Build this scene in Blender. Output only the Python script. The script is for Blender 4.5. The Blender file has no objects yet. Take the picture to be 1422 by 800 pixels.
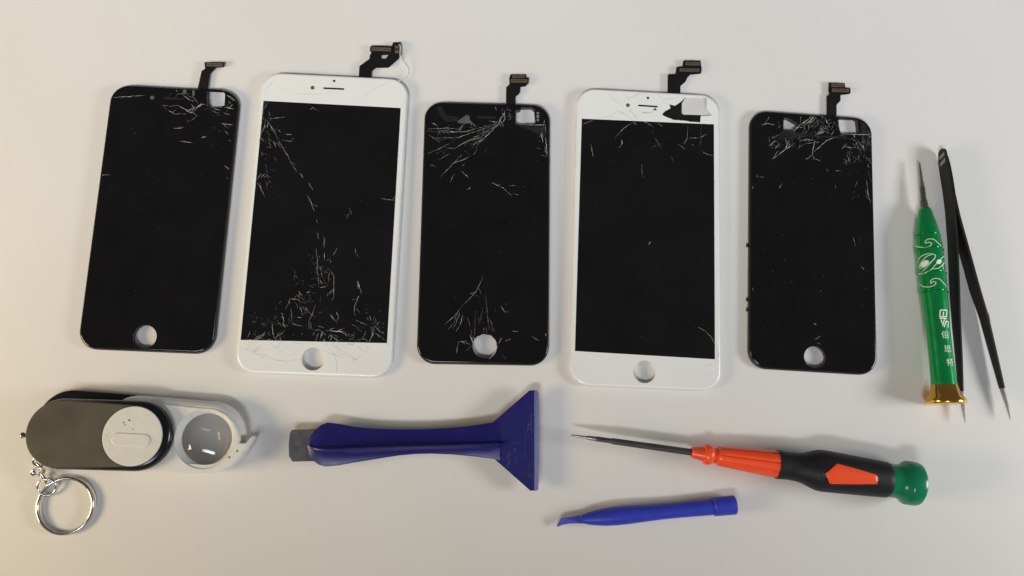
import bpy, math, random
from mathutils import Vector, Matrix
from mathutils.geometry import tessellate_polygon, delaunay_2d_cdt

S = 0.001                      # every length below is in millimetres
sc = bpy.context.scene
COL = sc.collection

# ------------------------------------------------------------------ camera
CAM = ((-15.94228,-67.75642,395.82291),(0.99921,-0.00337,0.03967),(-0.00337,0.98568,0.16859),(0.03967,0.16859,-0.98489))                     # position, right, up, forward
cd = bpy.data.cameras.new('camera'); cam = bpy.data.objects.new('camera', cd); COL.objects.link(cam)
_c, _r, _u, _f = [Vector(a) for a in CAM]
_m = Matrix((_r, _u, -_f)).transposed().to_4x4(); _m.translation = _c * S
cam.matrix_world = _m
cd.sensor_width = 36; cd.lens = 36 * 1100 / 1422; cd.clip_start = 0.01; cd.clip_end = 50
sc.camera = cam

# ------------------------------------------------------------------ room light
w = bpy.data.worlds.new('World'); sc.world = w; w.use_nodes = True
bg = w.node_tree.nodes['Background']
bg.inputs[0].default_value = (0.93, 0.95, 1.0, 1); bg.inputs[1].default_value = 0.095
def area(name, loc, target, sx, sy, power, col):
    l = bpy.data.lights.new(name, 'AREA'); l.shape = 'RECTANGLE'; l.size = sx; l.size_y = sy
    l.energy = power; l.color = col
    o = bpy.data.objects.new(name, l); COL.objects.link(o); o.location = loc
    d = Vector(target) - Vector(loc); o.rotation_euler = d.to_track_quat('-Z', 'Y').to_euler()
    return o
ll = area('left_lamp', (-0.70, -0.17, 0.30), (-0.34, -0.05, 0), 0.26, 0.16, 3.15, (1.0, 0.79, 0.45))
rl = area('right_lamp', (0.76, -0.13, 0.32), (0.36, -0.03, 0), 0.26, 0.16, 3.25, (0.97, 1.0, 0.98))
fl = area('front_troffer', (-0.45, -0.80, 1.35), (0.05, 0.85, 0), 0.75, 0.20, 3.75, (0.93, 0.97, 1.0)); fl.data.spread = math.radians(54)
sc.view_settings.view_transform = 'Standard'; sc.view_settings.look = 'None'
sc.view_settings.exposure = 0.05; sc.view_settings.gamma = 1; sc.view_settings.use_curve_mapping = False
sc.cycles.use_denoising = True
sc.cycles.max_bounces = 10; sc.cycles.transmission_bounces = 8
sc.cycles.sample_clamp_indirect = 6

# ------------------------------------------------------------------ materials
MATS = {}
def mat(name, col, rough=0.45, metal=0.0, spec=0.5, var=0.06, scale=120, bump=0.0, bscale=600, coat=0.0,
        trans=0.0, ior=1.5, rvar=0.05, col2=None, sss=0.0, stretch=None):
    if name in MATS: return MATS[name]
    m = bpy.data.materials.new(name); m.use_nodes = True; MATS[name] = m
    nt = m.node_tree; N = nt.nodes; Lk = nt.links; b = N['Principled BSDF']
    tc = N.new('ShaderNodeTexCoord'); src = tc.outputs['Object']
    if stretch:
        mp = N.new('ShaderNodeMapping'); mp.inputs['Scale'].default_value = stretch
        Lk.new(src, mp.inputs[0]); src = mp.outputs[0]
    n = N.new('ShaderNodeTexNoise'); n.inputs['Scale'].default_value = scale; n.inputs['Detail'].default_value = 5
    Lk.new(src, n.inputs['Vector'])
    r = N.new('ShaderNodeMapRange'); r.inputs[1].default_value = 0.3; r.inputs[2].default_value = 0.7
    Lk.new(n.outputs[0], r.inputs[0])
    mx = N.new('ShaderNodeMix'); mx.data_type = 'RGBA'
    if col2 is None: c1 = [c * (1 - var) for c in col]; c2 = [min(1, c * (1 + var)) for c in col]
    else: c1, c2 = col, col2
    mx.inputs[6].default_value = (*c1, 1); mx.inputs[7].default_value = (*c2, 1)
    Lk.new(r.outputs[0], mx.inputs[0]); Lk.new(mx.outputs[2], b.inputs['Base Color'])
    rr = N.new('ShaderNodeMapRange'); rr.inputs[3].default_value = max(0, rough - rvar); rr.inputs[4].default_value = rough + rvar
    Lk.new(n.outputs[0], rr.inputs[0]); Lk.new(rr.outputs[0], b.inputs['Roughness'])
    b.inputs['Metallic'].default_value = metal; b.inputs['Specular IOR Level'].default_value = spec
    b.inputs['IOR'].default_value = ior; b.inputs['Transmission Weight'].default_value = trans
    b.inputs['Coat Weight'].default_value = coat; b.inputs['Coat Roughness'].default_value = 0.08
    if sss: b.inputs['Subsurface Weight'].default_value = sss; b.inputs['Subsurface Radius'].default_value = (.003, .003, .003); b.inputs['Subsurface Scale'].default_value = 0.5
    if bump:
        n2 = N.new('ShaderNodeTexNoise'); n2.inputs['Scale'].default_value = bscale; n2.inputs['Detail'].default_value = 4
        Lk.new(src, n2.inputs['Vector'])
        bp = N.new('ShaderNodeBump'); bp.inputs['Strength'].default_value = bump; bp.inputs['Distance'].default_value = 0.0003
        Lk.new(n2.outputs[0], bp.inputs['Height']); Lk.new(bp.outputs[0], b.inputs['Normal'])
    return m

M_TABLE = mat('white_laminate', (0.735, 0.71, 0.695), 0.48, var=0.02, scale=9, bump=0.10, bscale=900, spec=0.35)
M_BGLASS = mat('black_glass', (0.0055, 0.0052, 0.0055), 0.11, var=0.2, scale=60, spec=0.42, rvar=0.04)
M_LCD = mat('unlit_display', (0.0060, 0.0060, 0.0066), 0.20, var=0.2, scale=40, spec=0.40, rvar=0.06)
M_WGLASS = mat('white_bezel_glass', (0.80, 0.80, 0.79), 0.16, var=0.02, scale=50, spec=0.5)
M_WFRAME = mat('white_plastic_frame', (0.66, 0.66, 0.66), 0.4)
M_BFRAME = mat('black_plastic_frame', (0.012, 0.011, 0.011), 0.38, var=0.2)
M_FLEX = mat('brown_black_flex_film', (0.010, 0.0085, 0.0085), 0.5, var=0.25, scale=200, spec=0.18)
M_CONN = mat('tarnished_gold_contacts', (0.30, 0.23, 0.15), 0.38, metal=0.75, var=0.2, scale=900)
M_CPLASTIC = mat('connector_black_plastic', (0.020, 0.017, 0.015), 0.4)
M_CRACK = mat('fractured_glass', (0.10, 0.10, 0.10), 0.35, col2=(0.78, 0.77, 0.74), scale=330, spec=0.6)
M_CRACKF = mat('fine_fractured_glass', (0.05, 0.05, 0.05), 0.35, col2=(0.40, 0.39, 0.38), scale=260, spec=0.6)
M_CRACKG = mat('grey_fracture_in_white_glass', (0.60, 0.59, 0.58), 0.35, col2=(0.28, 0.27, 0.26), scale=200)
M_CRACKD = mat('dark_fracture_in_white_glass', (0.10, 0.10, 0.10), 0.4)
M_DARK = mat('dark_opening', (0.006, 0.006, 0.007), 0.4)
M_SENSOR = mat('grey_sensor_glass', (0.10, 0.10, 0.11), 0.3)
M_SHARD = mat('bare_grey_glass', (0.085, 0.085, 0.088), 0.25, var=0.25, scale=250)
M_SHARDD = mat('scuffed_dark_glass', (0.016, 0.016, 0.018), 0.22, var=0.3, scale=250)
M_PANE = mat('milky_bare_glass', (0.72, 0.71, 0.72), 0.35, var=0.03, trans=0.12)
M_SILVER = mat('silver_contact', (0.55, 0.55, 0.56), 0.3, metal=0.8)
M_STEEL = mat('bright_steel', (0.62, 0.60, 0.57), 0.17, metal=1.0, var=0.08, scale=300)
M_DSTEEL = mat('dark_tool_steel', (0.17, 0.16, 0.155), 0.34, metal=0.85, var=0.2, scale=500, stretch=(.3, 3, 3))
M_GSTEEL = mat('grey_tool_steel', (0.33, 0.31, 0.29), 0.32, metal=0.9, var=0.15, scale=400)

# ------------------------------------------------------------------ mesh helpers
BASE = {}
def thing(name, label, cat, x=0, y=0, rz=0.0, group=None, frame='world'):
    o = bpy.data.objects.new(name, None); COL.objects.link(o)
    o.empty_display_size = 0.01
    o.location = (x * S, y * S, 0); o.rotation_euler = (0, 0, rz)
    o['label'] = label; o['category'] = cat
    if group: o['group'] = group
    BASE[o] = (x, y) if frame == 'world' else (0, 0)
    return o
def part(name, V, F, m, parent=None, smooth=None, label=None, kind=None):
    """one mesh object; smooth: None flat, True all, or set of smooth face indices"""
    bx, by = BASE.get(parent, (0, 0))
    me = bpy.data.meshes.new(name)
    me.from_pydata([((v[0] - bx) * S, (v[1] - by) * S, v[2] * S) for v in V], [], F)
    if smooth is True: me.polygons.foreach_set('use_smooth', [True] * len(F))
    elif smooth: me.polygons.foreach_set('use_smooth', [i in smooth for i in range(len(F))])
    me.update(); me.materials.append(m)
    o = bpy.data.objects.new(name, me); COL.objects.link(o)
    if parent is not None: o.parent = parent; BASE[o] = (bx, by)
    if label: o['label'] = label
    if kind: o['kind'] = kind
    return o
def signed(P): return sum(P[i - 1][0] * P[i][1] - P[i][0] * P[i - 1][1] for i in range(len(P))) / 2
def orient(P, ccw=True): return list(P) if (signed(P) > 0) == ccw else list(P)[::-1]
def dedupe(P, e=0.01):
    o = []
    for p in P:
        if not o or math.dist(p, o[-1]) > e: o.append(p)
    if len(o) > 1 and math.dist(o[0], o[-1]) < e: o.pop()
    return o
def inset(P, d):
    out = []; n = len(P)
    for i in range(n):
        a, b, c = P[i - 1], P[i], P[(i + 1) % n]
        e1 = Vector((b[0] - a[0], b[1] - a[1])).normalized(); e2 = Vector((c[0] - b[0], c[1] - b[1])).normalized()
        n1 = Vector((-e1.y, e1.x)); n2 = Vector((-e2.y, e2.x)); s = n1 + n2
        if s.length < 0.2: s = n1
        s.normalize(); k = min(1.6, 1 / max(0.3, s.dot(n1)))
        out.append((b[0] + s.x * d * k, b[1] + s.y * d * k))
    return out
def plate(loops, prof, hs=1.0):
    """loops[0] outer, the rest holes; prof = [(inset, z)...] bottom to top. Returns V, F, smooth face set"""
    V, F, sm = [], [], set()
    L = [orient(dedupe(loops[0]), True)] + [orient(dedupe(h), False) for h in loops[1:]]
    idx = []
    for li, P in enumerate(L):
        rows = []
        for d, z in prof:
            k = 1 if li == 0 else (hs[li - 1] if isinstance(hs, list) else hs); Q = inset(P, d * k) if d * k else P
            rows.append(list(range(len(V), len(V) + len(Q)))); V += [(x, y, z) for x, y in Q]
        for a, b in zip(rows, rows[1:]):
            n = len(a)
            for i in range(n):
                j = (i + 1) % n; sm.add(len(F)); F.append((a[i], a[j], b[j], b[i]))
        idx.append(rows)
    for top in (True, False):
        rr = [rows[-1] if top else rows[0] for rows in idx]
        pts = []; ed = []
        for r in rr:
            k0 = len(pts); pts += [Vector((V[k][0], V[k][1])) for k in r]; ed += [(k0 + i, k0 + (i + 1) % len(r)) for i in range(len(r))]
        cv, _e, cf = delaunay_2d_cdt(pts, ed, [], 0, 1e-5)[:3]
        k0 = len(V); z = V[rr[0][0]][2]; V += [(p.x, p.y, z) for p in cv]
        for f_ in cf:
            t = [k0 + k for k in f_]
            gx = sum(V[k][0] for k in t) / len(t); gy = sum(V[k][1] for k in t) / len(t); odd = False
            for r in rr:
                for i in range(len(r)):
                    x0, y0 = V[r[i - 1]][:2]; x1, y1 = V[r[i]][:2]
                    if (y0 > gy) != (y1 > gy) and gx < x0 + (x1 - x0) * (gy - y0) / (y1 - y0): odd = not odd
            if not odd: continue
            if signed([V[k] for k in t]) < 0: t = t[::-1]
            F.append(tuple(t) if top else tuple(t[::-1]))
    return V, F, sm
def bev(z0, z1, b, n=4, foot=0.1):
    """profile with a rounded top edge of radius b"""
    return [(foot, z0), (0, z0 + foot)] + [(b - b * math.cos(i / n * math.pi / 2), z1 - b + b * math.sin(i / n * math.pi / 2)) for i in range(n + 1)]
def rrect(w_, h_, r, n=10, cx=0, cy=0):
    P = []
    for sx, sy, a0 in ((1, 1, 0), (-1, 1, 90), (-1, -1, 180), (1, -1, 270)):
        for i in range(n + 1):
            a = math.radians(a0 + 90 * i / n); P.append((cx + sx * (w_ / 2 - r) + r * math.cos(a), cy + sy * (h_ / 2 - r) + r * math.sin(a)))
    return P
def circle(cx, cy, r, n=40, a0=0, jag=0, seed=1):
    rd = random.Random(seed)
    return [(cx + (r + jag * rd.uniform(-1, 1)) * math.cos(a0 + 2 * math.pi * i / n), cy + (r + jag * rd.uniform(-1, 1)) * math.sin(a0 + 2 * math.pi * i / n)) for i in range(n)]
def stadium(a, b, r, n=20, r2=None):
    r2 = r if r2 is None else r2
    t = math.atan2(b[1] - a[1], b[0] - a[0]); P = []
    for i in range(n + 1): q = t - math.pi / 2 + math.pi * i / n; P.append((b[0] + r2 * math.cos(q), b[1] + r2 * math.sin(q)))
    for i in range(n + 1): q = t + math.pi / 2 + math.pi * i / n; P.append((a[0] + r * math.cos(q), a[1] + r * math.sin(q)))
    return P
def smooth_loop(P, k=4):
    """closed Catmull-Rom through the points"""
    n = len(P); out = []
    for i in range(n):
        p0, p1, p2, p3 = [Vector(P[(i + j) % n]) for j in (-1, 0, 1, 2)]
        for s in range(k):
            t = s / k; out.append(tuple(0.5 * (2 * p1 + (p2 - p0) * t + (2 * p0 - 5 * p1 + 4 * p2 - p3) * t * t + (3 * p1 - p0 - 3 * p2 + p3) * t ** 3)))
    return out
def curve_pts(P, k=6):
    """open Catmull-Rom, any dimension"""
    P = [Vector(p) for p in P]; out = []
    for i in range(len(P) - 1):
        p0 = P[max(0, i - 1)]; p1 = P[i]; p2 = P[i + 1]; p3 = P[min(len(P) - 1, i + 2)]
        for s in range(k):
            t = s / k; out.append(0.5 * (2 * p1 + (p2 - p0) * t + (2 * p0 - 5 * p1 + 4 * p2 - p3) * t * t + (3 * p1 - p0 - 3 * p2 + p3) * t ** 3))
    out.append(P[-1]); return out
def tube(path, r, n=10, closed=False, flat=1.0):
    """tube of radius r along 3D path; flat squeezes it vertically"""
    P = [Vector(p) for p in path]; V, F = [], []; m = len(P)
    for i, p in enumerate(P):
        d = (P[(i + 1) % m] - P[i - 1]) if closed else (P[min(m - 1, i + 1)] - P[max(0, i - 1)])
        d.normalize(); s = d.cross(Vector((0, 0, 1)))
        if s.length < 1e-3: s = Vector((1, 0, 0))
        s.normalize(); u = s.cross(d)
        for k in range(n):
            a = 2 * math.pi * k / n; V.append(tuple(p + s * r * math.cos(a) + u * r * flat * math.sin(a)))
    for i in range(m if closed else m - 1):
        j = (i + 1) % m
        for k in range(n): l = (k + 1) % n; F.append((i * n + k, i * n + l, j * n + l, j * n + k))
    if not closed: F += [tuple(range(n))[::-1], tuple(range((m - 1) * n, m * n))]
    return V, F
class Axis:
    """a tool's long axis: point at mm along it, radial frame (e1 = up side, e2 = right of travel)"""
    def __init__(s, p0, p1):
        s.p0 = Vector(p0); s.p1 = Vector(p1); s.L = (s.p1 - s.p0).length; s.d = (s.p1 - s.p0) / s.L
        s.e2 = s.d.cross(Vector((0, 0, 1))).normalized(); s.e1 = s.e2.cross(s.d)
    def at(s, t, r, a): return tuple(s.p0 + s.d * t + (s.e1 * math.cos(a) + s.e2 * math.sin(a)) * r)
def lathe(ax, prof, n=48, mod=None, cap0=True, cap1=True):
    V, F = [], []
    for t, r in prof:
        for k in range(n):
            a = 2 * math.pi * k / n; V.append(ax.at(t, r * (mod(t, a) if mod else 1), a))
    for i in range(len(prof) - 1):
        for k in range(n): l = (k + 1) % n; F.append((i * n + k, (i + 1) * n + k, (i + 1) * n + l, i * n + l))
    if cap0: F.append(tuple(range(n)))
    if cap1: F.append(tuple(range((len(prof) - 1) * n, len(prof) * n))[::-1])
    return V, F
def lathe_part(name, ax, prof, m, parent, n=48, mod=None, sharp=35, **kw):
    V, F = lathe(ax, prof, n, mod); o = part(name, V, F, m, parent, True, **kw)
    o.data.set_sharp_from_angle(angle=math.radians(sharp)); return o
def interp(T, x):
    if x <= T[0][0]: return T[0][1]
    for a, b in zip(T, T[1:]):
        if x <= b[0]: return a[1] + (b[1] - a[1]) * (x - a[0]) / max(1e-9, b[0] - a[0])
    return T[-1][1]
def join(*ms):
    V, F = [], []
    for v, f in ms: k = len(V); V += v; F += [tuple(i + k for i in q) for q in f]
    return V, F

def crack_lines(groups, z, seed=1, lift=0.05):
    """thin tented slivers of broken glass along polylines: groups = [(polylines, width, branch chance)]"""
    rd = random.Random(seed); V, F = [], []
    def sliver(P, w_):
        Q = []
        for a, b in zip(P, P[1:]):
            d = math.dist(a, b); k = max(1, int(d / 0.9))
            for i in range(k):
                t = i / k; j = 0.10 if 0 < i else 0.03
                Q.append((a[0] + (b[0] - a[0]) * t + rd.gauss(0, j), a[1] + (b[1] - a[1]) * t + rd.gauss(0, j)))
        Q.append(P[-1]); m = len(Q)
        if m < 2: return
        k0 = len(V)
        for i, q in enumerate(Q):
            a = Q[max(0, i - 1)]; b = Q[min(m - 1, i + 1)]; d = Vector((b[0] - a[0], b[1] - a[1]))
            if d.length < 1e-6: d = Vector((1, 0))
            d.normalize(); e = min(1, 0.25 + 1.5 * min(i, m - 1 - i) / max(1, m - 1)) * rd.uniform(0.35, 1.25)
            hw = w_ * e / 2
            V.append((q[0] - d.y * hw, q[1] + d.x * hw, z)); V.append((q[0], q[1], z + lift * rd.uniform(0.3, 1))); V.append((q[0] + d.y * hw, q[1] - d.x * hw, z))
        for i in range(m - 1):
            a = k0 + 3 * i; F.append((a, a + 1, a + 4, a + 3)); F.append((a + 1, a + 2, a + 5, a + 4))
    for polys, w_, br in groups:
        for P in polys:
            sliver(P, w_)
            for a, b in zip(P, P[1:]):
                if rd.random() < br:
                    t = rd.random(); q = (a[0] + (b[0] - a[0]) * t, a[1] + (b[1] - a[1]) * t)
                    an = math.atan2(b[1] - a[1], b[0] - a[0]) + rd.choice((-1, 1)) * rd.uniform(0.3, 1.1); l = rd.uniform(0.8, 3.5)
                    p2 = (q[0] + l * math.cos(an), q[1] + l * math.sin(an)); an += rd.uniform(-.5, .5)
                    sliver([q, p2, (p2[0] + l * .6 * math.cos(an), p2[1] + l * .6 * math.sin(an))], w_ * 0.6)
    return V, F
def scatter(poly_c, n, seed, l=(0.6, 2.4), ang=None):
    """short random fracture ticks inside a list of (cx, cy, rx, ry) blobs"""
    rd = random.Random(seed); out = []
    for i in range(n):
        cx, cy, rx, ry = rd.choice(poly_c)
        x = cx + rx * rd.uniform(-1, 1); y = cy + ry * rd.uniform(-1, 1); a = rd.uniform(0, math.pi) if ang is None else rd.gauss(ang, 0.35); d = rd.uniform(*l)
        b = a + rd.uniform(-.7, .7)
        out.append([(x, y), (x + d * math.cos(a), y + d * math.sin(a)), (x + d * math.cos(a) + .7 * d * math.cos(b), y + d * math.sin(a) + .7 * d * math.sin(b))])
    return out

# ------------------------------------------------------------------ table
V, F = [], []
nx = 8
tb = plate([rrect(1500, 1100, 12)], bev(-25, 0, 2))
o = part('table_top', tb[0], tb[1], M_TABLE, None, tb[2]); o['kind'] = 'structure'

# ------------------------------------------------------------------ phone screens
ZT = 3.4                       # top of the glass
POSE = [(-176.53,35.85,-0.0424),(-94.75,33.87,-0.0378),(-13.63,29.43,-0.0160),(69.25,27.31,-0.0428),(155.39,25.62,-0.0600)]
SIZE = [(65.6, 136.8, 9.2), (76.2, 156.6, 10.0), (65.6, 136.8, 9.2), (76.2, 156.6, 10.0), (65.6, 136.8, 9.2)]
LABELS = ['leftmost black cracked phone screen lying beside the white screen with a shattered lower end',
          'white phone screen with black display shattered along its left side and bottom edge',
          'middle black phone screen with cracks fanning out above a chipped home button hole',
          'white phone screen with a piece of its top right corner glass broken away',
          'rightmost black phone screen with heavily crushed top edge, next to the green screwdriver']
PHONES = []
def phone(i, holes, home, display, white):
    w_, h_, r = SIZE[i]; x, y, a = POSE[i]
    t = thing('phone_screen', LABELS[i], 'phone screen', x, y, a, 'broken phone screens laid in a row', frame='local')
    hx, hy, hr, jag = home
    hole = circle(hx, hy, hr, 44, jag=jag, seed=i)
    fr = plate([rrect(w_, h_, r), circle(hx, hy, hr + 0.25, 44)] + holes, bev(0, 2.35, 0.35, 3), hs=0.3)
    part('frame', *fr[:2], M_WFRAME if white else M_BFRAME, t, fr[2])
    rect = display
    gl = plate([rrect(w_ - 0.9, h_ - 0.9, r - 0.45), hole, rect] + holes, [(0.25, 2.3), (0.05, 2.5), (0.0, 2.65)] + [(1.15 - 1.15 * math.cos(q * math.pi / 14), ZT - 0.7 + 0.7 * math.sin(q * math.pi / 14)) for q in range(1, 8)], hs=[0.10, 0.0] + [0.10] * len(holes))
    part('glass', *gl[:2], M_WGLASS if white else M_BGLASS, t, gl[2])
    ds = plate([inset(orient(rect), 0.02)], [(0, 2.4), (0, ZT - 0.03)])
    part('display', *ds[:2], M_LCD if white else M_BGLASS, t); PHONES.append(t)
    return t
def flat_part(name, loop, z0, z1, m, t, b=0.05, holes=(), **kw):
    q = plate([loop] + list(holes), bev(z0, z1, b, 2, foot=b / 2), hs=0.5); return part(name, *q[:2], m, t, **kw)
def flex(t, outline, conns, hole=None, z=1.5):
    """ribbon cable with its board connectors"""
    f = flat_part('flex_cable', outline, z, z + 0.3, M_FLEX, t, 0.06, holes=[hole] if hole else ())
    for P in conns:
        xs = [p[0] for p in P]; P = orient(P)
        c = flat_part('connector', P, z + 0.3, z + 0.75, M_CPLASTIC, f, 0.05)
        cx = sum(xs) / 4; cy = sum(p[1] for p in P) / 4
        inner = [(cx + (p[0] - cx) * 0.92, cy + (p[1] - cy) * 0.80) for p in P]
        slot = [(cx + (p[0] - cx) * 0.80, cy + (p[1] - cy) * 0.22) for p in P]
        q = plate([inner, slot], [(0, z + 0.7), (0.0, z + 1.05), (0.05, z + 1.1)])
        BASE[c] = (0, 0)
        m = join((q[0], q[1])); part_under(c, 'contact_row', m, M_CONN)
    return f
def part_under(p, name, m, mt):
    # third level is the deepest: contact rows belong to the cable beside their connector
    o = part(name, m[0], m[1], mt, p.parent); return o
def disc(name, x, y, r, t, m, z=ZT, h=0.04): flat_part(name, circle(x, y, r, 20), z - 0.3, z + h, m, t, 0.02)
def slot_part(P, r, t, m, z=ZT): flat_part('earpiece_slot', stadium(P[0], P[1], r, 6), z - 0.3, z + 0.03, m, t, 0.02)
def rect_plus(cx, cy, w_, h_): return [(cx - w_ / 2, cy - h_ / 2), (cx + w_ / 2, cy - h_ / 2), (cx + w_ / 2, cy + h_ / 2), (cx - w_ / 2, cy + h_ / 2)]
def cracks(t, name, groups, m, seed, z=ZT + 0.005, k=0.78):
    i = PHONES.index(t); w_, h_, r = SIZE[i]; w_ -= 2.2; h_ -= 2.2; r -= 1.1
    def ins(p):
        dx = max(0, abs(p[0]) - (w_ / 2 - r)); dy = max(0, abs(p[1]) - (h_ / 2 - r)); return math.hypot(dx, dy) <= r
    gs = [(polys, wd * k, br) for polys, wd, br in groups]
    V, F = crack_lines(gs, z, seed)
    keep = [f for f in F if all(ins(V[j]) for j in f)]; part(name, V, keep, m, t, kind='stuff')

# ---- first screen: black
WIN = [(16.01,68.06),(23.38,68.08),(24.79,66.92),(25.37,65.72),(25.68,59.83),(24.5,59.27),(24.34,58.53),(17.97,58.03),(17.14,59.35),(16.23,63.73)]
TRI = [(26.18,64.04),(29.05,61.1),(27.83,60.44),(26.36,60.36)]
HOME = [(-0.75,-61.31)][0]
p1 = phone(0, [WIN, TRI], (HOME[0], HOME[1], 5.65, 0), rect_plus(0, 0.2, 58.6, 104.2), False)
flex(p1, [(10.44,67.64),(11.53,78.66),(13.22,80.08),(12.45,83.57),(22.84,84.17),(22.81,81.41),(18.65,80.95),(15.96,77.27),(15.7,67.94)],
     [[(13.59,83.03),(22.65,83.45),(22.64,81.46),(13.7,81.06)]])
for P in [[(-11.29,61.93)],
 [(4.77,66.29)]]: disc('camera_window', *P[0], 1.05, p1, M_SENSOR)
slot_part([(-5.36,62.04),(3.93,61.91)], 0.5, p1, M_SHARDD)
flat_part('light_sensor', [(8.53,66.99),(9.9,67.07),(10.01,63.87),(9,63.91)], ZT - .2, ZT + 0.03, M_SENSOR, p1, 0.02)
cracks(p1, 'cracks', [
    ([[(-1.55,68.89),(-0.02,67.49),(0.99,65.82)],
 [(4.02,64.12),(6.47,62.69),(8.45,61.32)],
 [(9.1,63.82),(12.25,60.06)],
 [(12.46,58.11),(14.15,59.43)],
 [(10.44,55.55),(13.24,59.38),(15.95,59.78),(17.19,58.87)],
 [(-0.85,58.35),(2.34,58.53),(5.73,56.76),(9.38,54.76),(10.26,55.05),(12.51,53.22)],
 [(-2.37,55.58),(1.02,53.81),(6.47,54.11)],
 [(1.21,45.89),(5.03,46.39),(6.33,47.04)],
 [(25.92,58.86),(28.47,58.61),(30.58,58.14)],
 [(26.43,65.28),(29.78,63.99)],
 [(28.38,64.16),(31.55,62.37)]], 0.34, 0.25),
    ([[(-31.84,60.77),(-23.44,61.78),(-15.52,62.88)],
 [(-32.66,19.4),(-27.27,19.68)],
 [(6.18,39.32),(11.24,38.75)],
 [(15.92,41.87),(18.35,42.64)],
 [(26.64,50.03),(31.26,49.21)],
 [(29.52,41.32),(31.1,40.56)],
 [(28.91,27.32),(32.39,25.4)],
 [(30.52,21.11),(32.61,20.17)]], 0.26, 0.2),
    ([[(19.8,58.03),(24.03,57.04)],
 [(26.48,55.46),(28.84,54.86)],
 [(25.2,50.02),(28,49.44)],
 [(5.35,39.25),(11.77,38.73)],
 [(15.55,41.73),(18.21,42.36)],
 [(29.72,41.28),(30.93,40.62)],
 [(30.65,52.76),(31.89,51.85)],
 [(-5.82,57.83),(-3.12,58.22)],
 [(0.76,64.58),(4.38,65.03),(7.57,65.21)],
 [(16.3,43.22),(16.6,42.51)],
 [(27.13,46.72),(29.46,43.93)]], 0.2, 0.4),
], M_CRACK, 11)
cracks(p1, 'fine_cracks', [([[(-8.71,67.25),(-1.5,68.4)],
 [(-5.37,62.02),(-0.37,62.3),(4.67,62.34)],
 [(5.28,56.73),(10.89,55.58)],
 [(12.51,53.22),(10.45,51.16),(7.93,49.08)],
 [(-2.79,55.31),(-4.88,57.64)],
 [(18.03,57.44),(21.87,55.7),(24.66,55.36)]], 0.16, 0.5),
                      (scatter([(26, 52, 5, 10), (22, 58, 9, 4)], 22, 5, (0.5, 1.4)), 0.12, 0)], M_CRACKF, 12)

# ---- second screen: white, large
HOME = [(-0.54,-70.13)][0]
p2 = phone(1, [], (HOME[0], HOME[1], 5.6, 0), [(-36.1,62.07),(34.71,61.74),(35.08,-61.01),(-36.46,-62.21)], True)
flex(p2, [(11.58,78.2),(11.49,84.5),(16.4,88.81),(16.62,91.11),(17.25,92.42),(16.48,93.39),(16.42,95.68),(17.23,96.49),(27.9,96.56),(28.23,98.88),(32.26,99.1),(32.91,91.99),(31.41,89.37),(26.73,84.45),(20.15,83.95),(18.15,82.08),(18.14,78.55)],
     [[(17.02,95.42),(27.8,95.59),(27.84,93.46),(17.07,93.18)], [(29.36,97.26),(32.07,97.15),(32.03,92.31),(29.65,92.44)]],
     hole=[(22.12,90.29),(22.76,91.34),(26.29,91.73),(24.79,89.11),(22.52,89.14)])
disc('camera_window', *[(-11.54,70.52)][0], 1.05, p2, M_SENSOR)
disc('light_sensor', *[(-0.68,74.83)][0], 0.68, p2, M_DARK)
slot_part([(-5.62,70.58),(4.4,70.61)], 0.45, p2, M_DARK)
wp = [(x, y, 2.2 + 0.9 * math.sin(k * .8)) for k, (x, y) in enumerate([(31.46,97.68),(32.4,96.2),(32.61,91.12),(33.71,87.63),(35.97,85.22),(37.01,83.51),(37.11,81.75),(35.83,79.41),(33.12,77.41),(31.3,76.41)])]
V, F = tube(curve_pts(wp, 5), 0.2, 6); part('loose_wire', V, F, mat('white_wire', (0.78, 0.77, 0.75), 0.35), p2, True)
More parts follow.
